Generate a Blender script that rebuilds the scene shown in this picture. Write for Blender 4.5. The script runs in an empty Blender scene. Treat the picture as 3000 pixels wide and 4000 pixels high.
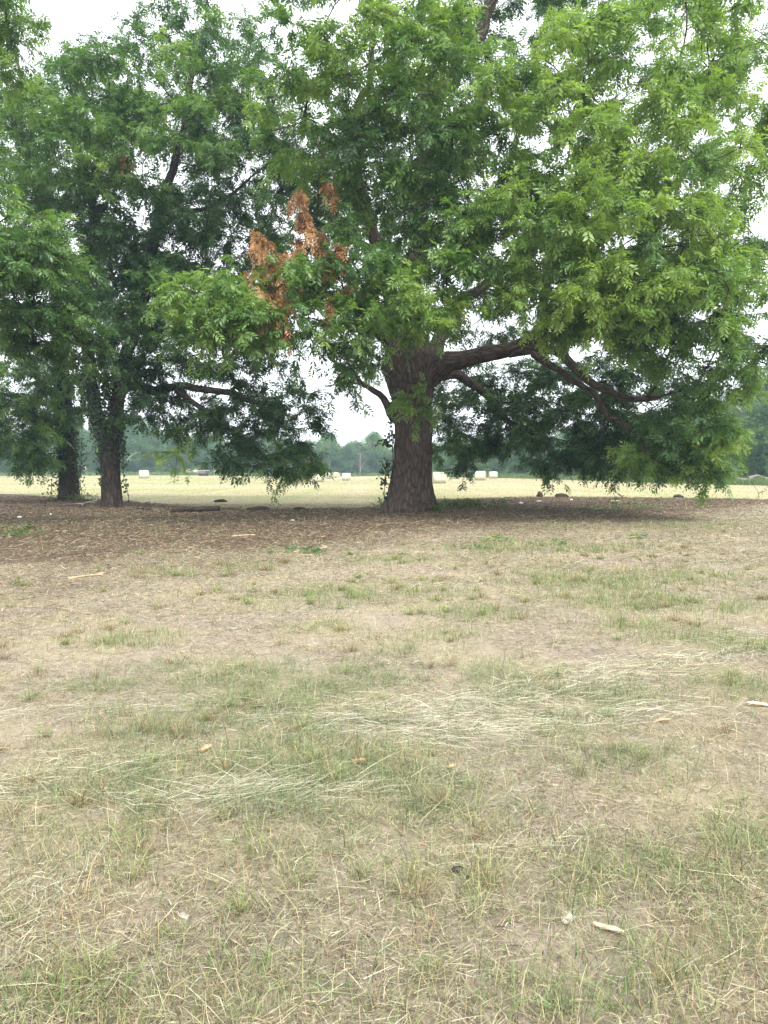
import bpy, bmesh, math, random
import numpy as np
from mathutils import Vector, Matrix

sc = bpy.context.scene
COL = sc.collection
R = math.radians
rng = np.random.default_rng(11)
random.seed(11)

# ---------------------------------------------------------------- camera, sky, sun, exposure
EYE, FPX, PITCH = 1.6, 3004.0, R(3.26)
cam = bpy.data.cameras.new('camera')
cam.sensor_fit = 'VERTICAL'; cam.sensor_height = 36.0; cam.lens = 36.0 * FPX / 4000.0
cam.clip_start = 0.05; cam.clip_end = 9000
cam_o = bpy.data.objects.new('camera', cam); COL.objects.link(cam_o)
cam_o.location = (0, 0, EYE); cam_o.rotation_euler = (R(90) - PITCH, 0, 0)
sc.camera = cam_o

SUN_EL, SUN_AZ = R(52), R(152)          # azimuth clockwise from +Y: behind the camera, to its right
world = bpy.data.worlds.new('World'); sc.world = world; world.use_nodes = True
wt = world.node_tree; wt.nodes.clear()
sky = wt.nodes.new('ShaderNodeTexSky'); sky.sky_type = 'NISHITA'; sky.sun_disc = False
sky.sun_elevation = SUN_EL; sky.sun_rotation = SUN_AZ
sky.dust_density = 6.0; sky.air_density = 1.0; sky.ozone_density = 1.0
hsv = wt.nodes.new('ShaderNodeHueSaturation'); hsv.inputs['Saturation'].default_value = 0.22
bg = wt.nodes.new('ShaderNodeBackground'); bg.inputs['Strength'].default_value = 0.15
wo = wt.nodes.new('ShaderNodeOutputWorld')
wt.links.new(sky.outputs[0], hsv.inputs['Color']); cloud = wt.nodes.new('ShaderNodeMix'); cloud.data_type = 'RGBA'; cloud.inputs[0].default_value = 0.75   # overcast: bright even cloud over the sky
cloud.inputs[7].default_value = (5.5, 5.7, 5.9, 1)
wt.links.new(hsv.outputs[0], cloud.inputs[6]); wt.links.new(cloud.outputs[2], bg.inputs['Color'])
wt.links.new(bg.outputs[0], wo.inputs['Surface'])
sun = bpy.data.lights.new('sun', 'SUN'); sun.energy = 1.15; sun.angle = R(14); sun.color = (1.0, 0.95, 0.86)
sun_o = bpy.data.objects.new('sun', sun); COL.objects.link(sun_o)
sd = Vector((math.sin(SUN_AZ) * math.cos(SUN_EL), math.cos(SUN_AZ) * math.cos(SUN_EL), math.sin(SUN_EL)))
sun_o.rotation_euler = (-sd).to_track_quat('-Z', 'Y').to_euler()
sc.view_settings.view_transform = 'Standard'; sc.view_settings.look = 'None'
sc.view_settings.exposure = 1.62; sc.view_settings.gamma = 1.0; sc.view_settings.use_curve_mapping = False
sc.cycles.max_bounces = 8; sc.cycles.diffuse_bounces = 4; sc.cycles.transmission_bounces = 6
sc.cycles.transparent_max_bounces = 8; sc.cycles.volume_bounces = 0

# ---------------------------------------------------------------- helpers
def at(px, py, Y):
    """the point at distance Y (metres along +Y) seen at photo pixel (px, py) of 3000 x 4000"""
    ax = (px - 1500.0) / FPX; ay = (2000.0 - py) / FPX
    dy = math.cos(PITCH) + ay * math.sin(PITCH); dz = -math.sin(PITCH) + ay * math.cos(PITCH)
    t = Y / dy
    return np.array((ax * t, Y, EYE + dz * t))

PERM = np.random.default_rng(3).permutation(256); TAB = np.random.default_rng(4).random(256)
def vnoise(p):
    p = np.asarray(p, float); i = np.floor(p).astype(int); f = p - i; u = f * f * (3 - 2 * f)
    def h(a, b, c): return TAB[PERM[(PERM[(PERM[a & 255] + b) & 255] + c) & 255]]
    x, y, z = i[..., 0], i[..., 1], i[..., 2]; r = 0
    for a in (0, 1):
        for b in (0, 1):
            for c in (0, 1):
                w = (u[..., 0] if a else 1 - u[..., 0]) * (u[..., 1] if b else 1 - u[..., 1]) * (u[..., 2] if c else 1 - u[..., 2])
                r = r + w * h(x + a, y + b, z + c)
    return r
def fbm(p, o=4):
    p = np.asarray(p, float); s = 0; a = 0.5; n = 0
    for k in range(o):
        s = s + a * vnoise(p * 2 ** k + 17.3 * k); n += a; a *= 0.5
    return s / n
def n2(x, y, s, seed=0.0, o=3):
    return fbm(np.stack([x * s + seed, y * s + 3 * seed, 0 * x + seed], -1), o)
def sstep(a, b, x):
    t = np.clip((x - a) / (b - a), 0, 1); return t * t * (3 - 2 * t)

def gz(x, y):
    """height of the ground"""
    x = np.asarray(x, float); y = np.asarray(y, float)
    px = 1500 + FPX * x / np.maximum(y, 1.0)
    z = -0.45 * sstep(60, 140, y) * np.exp(-((px - 1300) / 380) ** 2)
    near = 1 - sstep(40, 60, np.hypot(x, y))
    z = z + near * (0.05 * (n2(x, y, 0.35, 5) - 0.5) + 0.035 * (n2(x, y, 1.7, 9) - 0.5) + 0.035 * (n2(x, y, 6.0, 2, 2) - 0.5))
    return z
def on_ground(px, py):
    """ground point under a photo pixel below the horizon"""
    Y = 20.0
    for _ in range(30):
        p = at(px, py, Y); g = float(gz(p[0], p[1]))
        Y = Y * (EYE - g) / max(EYE - p[2], 1e-3)
    p = at(px, py, Y); p[2] = float(gz(p[0], p[1])); return p

def put(o, parent=None):
    COL.objects.link(o)
    if parent is not None: o.parent = parent
    return o
def tag(o, label=None, cat=None, group=None, kind=None):
    if label: o['label'] = label
    if cat: o['category'] = cat
    if group: o['group'] = group
    if kind: o['kind'] = kind
    return o
def empty(name, loc, label=None, cat=None, group=None, rz=0.0):
    o = bpy.data.objects.new(name, None); put(o); o.location = [float(v) for v in loc]; o.rotation_euler[2] = rz
    o.empty_display_size = 0.3
    return tag(o, label, cat, group)
def quads(name, V, F, mat, parent=None, attrs=None, smooth=False, origin=None):
    """one mesh object out of numpy vertices and quads; attrs: name -> (domain, type, array)"""
    V = np.ascontiguousarray(V, dtype=np.float32).reshape(-1, 3); F = np.ascontiguousarray(F, dtype=np.int32).reshape(-1, 4)
    if origin is not None: V = V - np.asarray(origin, dtype=np.float32)
    me = bpy.data.meshes.new(name)
    me.vertices.add(len(V)); me.vertices.foreach_set('co', V.ravel())
    me.loops.add(F.size); me.loops.foreach_set('vertex_index', F.ravel())
    me.polygons.add(len(F)); me.polygons.foreach_set('loop_start', np.arange(0, F.size, 4, dtype=np.int32))
    if smooth: me.polygons.foreach_set('use_smooth', np.ones(len(F), dtype=bool))
    for an, (dom, typ, arr) in (attrs or {}).items():
        a = me.attributes.new(an, typ, dom)
        key = {'FLOAT': 'value', 'FLOAT_VECTOR': 'vector', 'FLOAT_COLOR': 'color'}[typ]
        a.data.foreach_set(key, np.ascontiguousarray(arr, dtype=np.float32).ravel())
    me.update(calc_edges=True)
    me.materials.append(mat)
    o = bpy.data.objects.new(name, me); put(o, parent)
    if origin is not None and parent is None: o.location = [float(v) for v in origin]
    return o
def bm_obj(name, bm, mat, parent=None, smooth=False):
    me = bpy.data.meshes.new(name); bm.normal_update(); bm.to_mesh(me); bm.free()
    if smooth:
        for p in me.polygons: p.use_smooth = True
    me.materials.append(mat)
    return put(bpy.data.objects.new(name, me), parent)
def copy_tree(o, parent=None):
    c = o.copy(); COL.objects.link(c)
    if parent is not None: c.parent = parent
    for ch in list(o.children): copy_tree(ch, c)
    return c
def norm(a): return a / np.maximum(np.linalg.norm(a, axis=-1, keepdims=True), 1e-9)

class Bag:
    """collects quads of many shapes into one mesh"""
    def __init__(s): s.V = []; s.F = []; s.A = {}; s.n = 0
    def add(s, V, F, **attrs):
        V = np.asarray(V).reshape(-1, 3); F = np.asarray(F).reshape(-1, 4)
        s.V.append(V); s.F.append(F + s.n); s.n += len(V)
        for k, a in attrs.items(): s.A.setdefault(k, []).append(np.asarray(a))
    def cat(s): return np.concatenate(s.V), np.concatenate(s.F)
    def a(s, k): return np.concatenate(s.A[k])

def tube(P, rad, sides=8, wob=0.0, flare=None):
    """tapered tube along P; also returns bark coordinates (round, round, along)"""
    P = np.asarray(P, float); k = len(P); rad = np.asarray(rad, float)
    T = norm(np.gradient(P, axis=0)); ref = np.array((0, 0, 1.0)) if abs(T[0][2]) < 0.9 else np.array((1.0, 0, 0))
    U = []; u = norm(ref - T[0] * (ref @ T[0]))
    for i in range(k):
        u = norm(u - T[i] * (u @ T[i])); U.append(u)
    U = np.array(U); W = np.cross(T, U)
    th = np.linspace(0, 2 * math.pi, sides, endpoint=False)
    c, s_ = np.cos(th), np.sin(th)
    al = np.concatenate([[0], np.cumsum(np.linalg.norm(np.diff(P, axis=0), axis=1))])
    rr = np.repeat(rad[:, None], sides, 1)
    bark = np.stack([np.outer(rad, c), np.outer(rad, s_), np.repeat(al[:, None], sides, 1)], -1)
    if wob > 0:
        rr = rr * (1 + wob * (fbm(bark * np.array((3.0, 3.0, 1.1)) + 9.7, 3) - 0.5) * 2)
        if sides >= 24:                                     # furrowed plates of old bark
            q = bark * np.array((11.0, 11.0, 2.4)) + (fbm(bark * 2.3, 3) - 0.5)[..., None] * 2.2
            rr = rr - 0.055 * np.clip(0.5 - np.abs(fbm(q, 3) - 0.5) * 5, 0, 1)
    if flare is not None: rr = rr * flare(al, th)
    V = P[:, None] + rr[..., None] * (U[:, None] * c[None, :, None] + W[:, None] * s_[None, :, None])
    i = np.arange(k - 1)[:, None] * sides; j = np.arange(sides)[None]; j2 = (j + 1) % sides
    F = np.stack([i + j, i + j2, i + sides + j2, i + sides + j], -1).reshape(-1, 4)
    return V.reshape(-1, 3), F, bark.reshape(-1, 3)

def smooth_path(pts, step=0.4):
    pts = np.asarray(pts, float)
    ext = np.concatenate([[2 * pts[0] - pts[1]], pts, [2 * pts[-1] - pts[-2]]]); out = []
    for i in range(1, len(ext) - 2):
        p0, p1, p2, p3 = ext[i - 1:i + 3]
        m = max(2, int(np.linalg.norm(p2 - p1) / step))
        for t in np.arange(m) / m:
            out.append(0.5 * ((2 * p1) + (-p0 + p2) * t + (2 * p0 - 5 * p1 + 4 * p2 - p3) * t * t + (-p0 + 3 * p1 - 3 * p2 + p3) * t ** 3))
    out.append(pts[-1]); return np.array(out)

# ---------------------------------------------------------------- materials
class NT:
    def __init__(s, name):
        s.m = bpy.data.materials.new(name); s.m.use_nodes = True; s.t = s.m.node_tree; s.t.nodes.clear()
        s.out = s.n('ShaderNodeOutputMaterial')
    def n(s, t, **kw):
        nd = s.t.nodes.new(t)
        for k, v in kw.items(): setattr(nd, k, v)
        return nd
    def l(s, a, b): s.t.links.new(a, b)
    def attr(s, name, typ='GEOMETRY'): return s.n('ShaderNodeAttribute', attribute_name=name, attribute_type=typ)
    def noise(s, vec, scale, detail=4, rough=0.55):
        nd = s.n('ShaderNodeTexNoise'); nd.inputs['Scale'].default_value = scale; nd.inputs['Detail'].default_value = detail
        nd.inputs['Roughness'].default_value = rough
        if vec is not None: s.l(vec, nd.inputs['Vector'])
        return nd.outputs[0]
    def mapping(s, vec, scale=(1, 1, 1)):
        nd = s.n('ShaderNodeMapping'); nd.inputs['Scale'].default_value = scale; s.l(vec, nd.inputs['Vector']); return nd.outputs[0]
    def ramp(s, fac, stops):
        nd = s.n('ShaderNodeValToRGB'); e = nd.color_ramp.elements
        while len(e) < len(stops): e.new(0.5)
        for el, (p, c) in zip(e, stops):
            el.position = p; el.color = (c[0], c[1], c[2], 1) if not isinstance(c, (int, float)) else (c, c, c, 1)
        s.l(fac, nd.inputs[0]); return nd.outputs[0]
    def mix(s, f, a, b, mode='MIX'):
        nd = s.n('ShaderNodeMix', data_type='RGBA', blend_type=mode)
        for sock, v in ((nd.inputs[0], f), (nd.inputs[6], a), (nd.inputs[7], b)):
            if isinstance(v, (int, float)): sock.default_value = v
            elif isinstance(v, tuple): sock.default_value = (*v, 1)
            else: s.l(v, sock)
        return nd.outputs[2]
    def math(s, op, a, b=0.0):
        nd = s.n('ShaderNodeMath', operation=op, use_clamp=False)
        for sock, v in ((nd.inputs[0], a), (nd.inputs[1], b)):
            if isinstance(v, (int, float)): sock.default_value = v
            else: s.l(v, sock)
        return nd.outputs[0]
    def bump(s, h, strength, dist):
        nd = s.n('ShaderNodeBump'); nd.inputs['Strength'].default_value = strength; nd.inputs['Distance'].default_value = dist
        s.l(h, nd.inputs['Height']); return nd.outputs[0]
    def surf(s, col, rough=0.9, spec=0.15, nrm=None, trans=0.0, transcol=None):
        p = s.n('ShaderNodeBsdfPrincipled'); p.inputs['Roughness'].default_value = rough; p.inputs['Specular IOR Level'].default_value = spec
        if isinstance(col, tuple): p.inputs['Base Color'].default_value = (*col, 1)
        else: s.l(col, p.inputs['Base Color'])
        if nrm is not None: s.l(nrm, p.inputs['Normal'])
        sh = p.outputs[0]
        if trans > 0:
            t = s.n('ShaderNodeBsdfTranslucent'); c = transcol if transcol is not None else col
            if isinstance(c, tuple): t.inputs['Color'].default_value = (*c, 1)
            else: s.l(c, t.inputs['Color'])
            mx = s.n('ShaderNodeMixShader'); mx.inputs[0].default_value = trans
            s.l(sh, mx.inputs[1]); s.l(t.outputs[0], mx.inputs[2]); sh = mx.outputs[0]
        s.l(sh, s.out.inputs['Surface']); return s.m
    def pos(s): return s.n('ShaderNodeNewGeometry').outputs['Position']
    def obj(s): return s.n('ShaderNodeTexCoord').outputs['Object']

def leaf_mat(name, stops, trans=0.38, big=0.25, rand=False):
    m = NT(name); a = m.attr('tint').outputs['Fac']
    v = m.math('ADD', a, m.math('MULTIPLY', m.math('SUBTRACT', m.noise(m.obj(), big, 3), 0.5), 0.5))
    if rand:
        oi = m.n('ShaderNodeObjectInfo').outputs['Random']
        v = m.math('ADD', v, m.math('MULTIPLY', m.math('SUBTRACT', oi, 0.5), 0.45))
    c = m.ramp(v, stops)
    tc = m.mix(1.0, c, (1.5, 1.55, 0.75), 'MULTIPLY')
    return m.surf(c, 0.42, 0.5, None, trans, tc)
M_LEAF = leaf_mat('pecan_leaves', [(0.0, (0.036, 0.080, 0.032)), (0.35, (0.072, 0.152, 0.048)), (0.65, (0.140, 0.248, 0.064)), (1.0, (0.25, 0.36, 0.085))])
M_DEAD = leaf_mat('dead_leaves', [(0.0, (0.17, 0.075, 0.032)), (0.5, (0.33, 0.165, 0.07)), (1.0, (0.50, 0.30, 0.14))], 0.25, 2.0)
M_IVY = leaf_mat('ivy_leaves', [(0.0, (0.018, 0.04, 0.016)), (0.5, (0.032, 0.07, 0.022)), (1.0, (0.09, 0.15, 0.03))], 0.3, 1.0)
M_FAR = leaf_mat('wood_edge_leaves', [(0.0, (0.045, 0.10, 0.045)), (0.4, (0.080, 0.165, 0.062)), (0.75, (0.125, 0.22, 0.070)), (1.0, (0.19, 0.28, 0.08))], 0.3, 0.3, True)

def bark_mat(name, dark, light, scale=1.0, bump=0.9):
    m = NT(name); b = m.attr('bark').outputs['Vector']
    wn = m.n('ShaderNodeTexNoise'); wn.inputs['Scale'].default_value = 2.2 * scale; wn.inputs['Detail'].default_value = 4; m.l(b, wn.inputs['Vector'])
    w = m.mapping(m.mix(0.22 / scale, b, wn.outputs['Color'], 'ADD'), (13 * scale, 13 * scale, 3.4 * scale))
    n1 = m.noise(w, 1.0, 6, 0.65); n2_ = m.noise(m.mapping(b, (5, 5, 2.5)), 1.0, 3)
    vo = m.n('ShaderNodeTexVoronoi', feature='DISTANCE_TO_EDGE'); vo.inputs['Scale'].default_value = 0.6
    m.l(w, vo.inputs['Vector'])
    ridge = m.ramp(vo.outputs['Distance'], [(0.0, 0.0), (0.28, 1.0)])
    h = m.math('ADD', m.math('MULTIPLY', n1, 0.6), m.math('MULTIPLY', ridge, 0.5))
    c = m.ramp(m.math('ADD', m.math('MULTIPLY', h, 0.75), m.math('MULTIPLY', n2_, 0.25)), [(0.22, dark), (0.50, tuple(0.45 * a + 0.55 * q for a, q in zip(dark, light))), (0.80, light)])
    return m.surf(c, 0.95, 0.1, m.bump(h, bump, 0.05))
M_BARK = bark_mat('pecan_bark', (0.022, 0.016, 0.014), (0.125, 0.095, 0.080))
M_BARK_DARK = bark_mat('dark_bark', (0.018, 0.015, 0.013), (0.085, 0.068, 0.058))
M_BARK_FAR = bark_mat('wood_edge_bark', (0.10, 0.085, 0.07), (0.25, 0.22, 0.19), 0.5)
M_BARK_DRIFT = bark_mat('weathered_dead_wood', (0.13, 0.115, 0.10), (0.33, 0.30, 0.265), 0.5)
M_BARK_PALE = bark_mat('bleached_bark', (0.22, 0.20, 0.18), (0.48, 0.45, 0.40), 0.5)

def blade_mat(name, trans=0.3, rough=0.6):
    m = NT(name); c = m.attr('col').outputs['Color']
    return m.surf(c, rough, 0.2, None, trans, c)
M_BLADE = blade_mat('grass_blades'); M_STRAW = blade_mat('straw_blades', 0.2, 0.55); M_LITTER = blade_mat('litter_pieces', 0.1, 0.85)

def plain(name, c1, c2, scale=8.0, rough=0.9, bump=0.4, dist=0.01, stretch=(1, 1, 1), spec=0.15):
    m = NT(name); v = m.mapping(m.obj(), stretch); n = m.noise(v, scale, 5)
    return m.surf(m.ramp(n, [(0.3, c1), (0.7, c2)]), rough, spec, m.bump(n, bump, dist))

# ---------------------------------------------------------------- ground
NEAR_E = [(-900, 2300), (0, 2235), (600, 2205), (1000, 2190), (1300, 2130), (1600, 2095), (2000, 2060), (2400, 2040), (2700, 2005), (3000, 1975), (3900, 1955)]
FAR_E = [(-900, 1925), (0, 1925), (250, 1945), (450, 1955), (700, 1975), (1000, 1990), (1400, 1985), (1560, 1975), (1700, 1950), (2100, 1940), (2600, 1943), (3000, 1950), (3900, 1945)]
def edge_y(tab, px):
    d = np.interp(px, [a for a, b in tab], [b for a, b in tab])
    ang = np.arctan((d - 2000) / FPX) + PITCH
    return EYE / np.tan(np.maximum(ang, 0.005))
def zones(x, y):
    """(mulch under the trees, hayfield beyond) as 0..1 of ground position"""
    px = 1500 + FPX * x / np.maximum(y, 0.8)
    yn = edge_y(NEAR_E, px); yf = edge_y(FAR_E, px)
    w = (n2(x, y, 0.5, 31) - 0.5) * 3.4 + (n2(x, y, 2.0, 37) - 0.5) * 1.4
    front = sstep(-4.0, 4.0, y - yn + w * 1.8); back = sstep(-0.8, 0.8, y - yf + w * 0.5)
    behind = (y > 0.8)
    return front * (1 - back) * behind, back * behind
def seq(*parts):
    out = []
    for a, b, s in parts: out += list(np.arange(a, b, s))
    return np.array(out)
ys = np.concatenate([-np.geomspace(3000, 4, 24), seq((-3.5, 1.4, 0.5), (1.4, 12, 0.06), (12, 24, 0.14), (24, 50, 0.3), (50, 110, 2), (110, 260, 5)), np.geomspace(262, 6000, 18)])
xh = np.concatenate([seq((0, 7, 0.09), (7, 20, 0.3), (20, 120, 3)), np.geomspace(122, 6000, 16)])
xs = np.concatenate([-xh[:0:-1], xh])
GX, GY = np.meshgrid(xs, ys); GZ = gz(GX, GY)
nr, nc = GX.shape
i = np.arange(nr - 1)[:, None] * nc; j = np.arange(nc - 1)[None]
F = np.stack([i + j, i + j + 1, i + nc + j + 1, i + nc + j], -1)
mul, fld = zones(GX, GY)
g = NT('ground_soil')
P = g.pos(); am = g.attr('mulch').outputs['Fac']; af = g.attr('field').outputs['Fac']
fine = g.noise(P, 48, 8, 0.78); mid = g.noise(P, 7, 5, 0.6); big = g.noise(P, 0.9, 4)
soil = g.ramp(g.math('ADD', g.math('MULTIPLY', fine, 0.6), g.math('MULTIPLY', mid, 0.4)), [(0.32, (0.085, 0.066, 0.053)), (0.46, (0.25, 0.205, 0.165)), (0.66, (0.42, 0.36, 0.295))])
soil = g.mix(g.ramp(big, [(0.42, 0.0), (0.62, 0.45)]), soil, g.ramp(fine, [(0.3, (0.22, 0.20, 0.10)), (0.7, (0.46, 0.41, 0.23))]))
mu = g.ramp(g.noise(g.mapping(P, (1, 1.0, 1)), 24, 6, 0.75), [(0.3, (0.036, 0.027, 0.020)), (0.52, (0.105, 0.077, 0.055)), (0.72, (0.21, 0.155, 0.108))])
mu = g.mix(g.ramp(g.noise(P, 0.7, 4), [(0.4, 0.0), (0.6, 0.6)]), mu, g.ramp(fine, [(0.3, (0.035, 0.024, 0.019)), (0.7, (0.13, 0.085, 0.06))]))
fp = g.mapping(P, (0.022, 0.10, 1)); rows = g.noise(g.mapping(P, (0.55, 0.012, 1)), 1.0, 3, 0.6)
fs = g.ramp(g.math('ADD', g.math('MULTIPLY', g.noise(fp, 1.0, 6, 0.65), 0.62), g.math('MULTIPLY', rows, 0.38)), [(0.38, (0.23, 0.275, 0.115)), (0.5, (0.33, 0.30, 0.18)), (0.60, (0.385, 0.32, 0.235))])
fs = g.mix(0.5, fs, g.ramp(g.noise(g.mapping(P, (0.6, 1.2, 1)), 3.0, 6, 0.75), [(0.3, (0.40, 0.38, 0.33)), (0.7, (0.62, 0.60, 0.54))]), 'OVERLAY')
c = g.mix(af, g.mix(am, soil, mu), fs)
M_GROUND = g.surf(c, 0.95, 0.1, g.bump(g.math('ADD', fine, mid), 0.7, 0.02))
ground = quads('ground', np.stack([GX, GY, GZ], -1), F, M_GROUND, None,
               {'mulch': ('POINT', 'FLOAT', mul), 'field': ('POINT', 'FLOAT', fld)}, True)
tag(ground, 'bare pinkish soil and mown hayfield running back to the wood edge', kind='structure')

# ---------------------------------------------------------------- leaves
def frond_template(r, n=9, L=1.0, lw=0.36):
    """a pinnate leaf of n leaflets, length 1 along +x, drooping towards -z"""
    V = []; dr = r.uniform(0.15, 0.45); side = 1
    ts = np.linspace(0.22, 1.0, (n + 1) // 2)
    def leaf(b, a, s, l):
        e = np.array((math.cos(a), s * math.sin(a), -r.uniform(0.05, 0.45))); e /= np.linalg.norm(e)
        p = norm(np.cross(e, (0, 0, 1.0)) + np.array((0, 0, r.uniform(-0.35, 0.35))))
        w = l * lw * 0.5; mid = b + e * l * 0.45 + np.array((0, 0, 0.03 * l))
        V.extend([b, mid + p * w, b + e * l - np.array((0, 0, 0.10 * l)), mid - p * w])
    for k, t in enumerate(ts):
        b = np.array((t * 0.85, 0, -dr * t * t)); l = 0.40 * (0.75 + 0.35 * math.sin(math.pi * t)) * r.uniform(0.85, 1.15)
        if k == len(ts) - 1: leaf(b, 0.0, 1, l)
        else:
            for s in (1, -1): leaf(b + np.array((r.uniform(-0.02, 0.02), 0, 0)), R(r.uniform(42, 68)), s, l)
    while len(V) < 4 * 9 and n >= 7: V.extend(V[:4])
    return np.array(V)
TPL = [frond_template(rng, int(k)) for k in (9, 9, 7, 9, 7, 9, 9, 7, 9, 7, 9, 9)]
TPL_SMALL = [frond_template(rng, 5, lw=0.42) for _ in range(6)]
def place_fronds(pos, d, size, tint, tpl, bag, roll=0.6):
    """puts a frond at each pos along direction d"""
    n = len(pos); k = rng.integers(0, len(tpl), n)
    d = norm(d); side = norm(np.cross(d, np.array((0, 0, 1.0)) + 0.001)); up = np.cross(side, d)
    ra = rng.normal(0, roll, n)[:, None]; s2 = side * np.cos(ra) + up * np.sin(ra); u2 = -side * np.sin(ra) + up * np.cos(ra)
    T = np.array(tpl)[k]                                   # n, m, 3
    V = pos[:, None] + size[:, None, None] * (T[..., 0:1] * d[:, None] + T[..., 1:2] * s2[:, None] + T[..., 2:3] * u2[:, None])
    m = T.shape[1]; nf = m // 4
    F = np.arange(n * m).reshape(-1, 4)
    tt = np.repeat(tint, nf) + rng.normal(0, 0.05, n * nf)
    bag.add(V, F, tint=tt)

def sample_mass(m):
    px, py, Y, rx, ry, rd, n, tint = m
    c = at(px, py, Y); s = Y / FPX; ax = np.array((rx * s, rd, ry * s))
    pts = []
    for _ in range(n):
        best = None; bd = -1
        for _k in range(8):
            v = rng.normal(size=3); v /= np.linalg.norm(v); v *= rng.uniform(0.25, 1.0) ** 0.5
            q = c + v * ax
            dd = min([np.linalg.norm(q - p) for p in pts], default=9)
            if dd > bd: bd, best = dd, q
        pts.append(best)
    return np.array(pts), c, np.full(n, tint)

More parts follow.
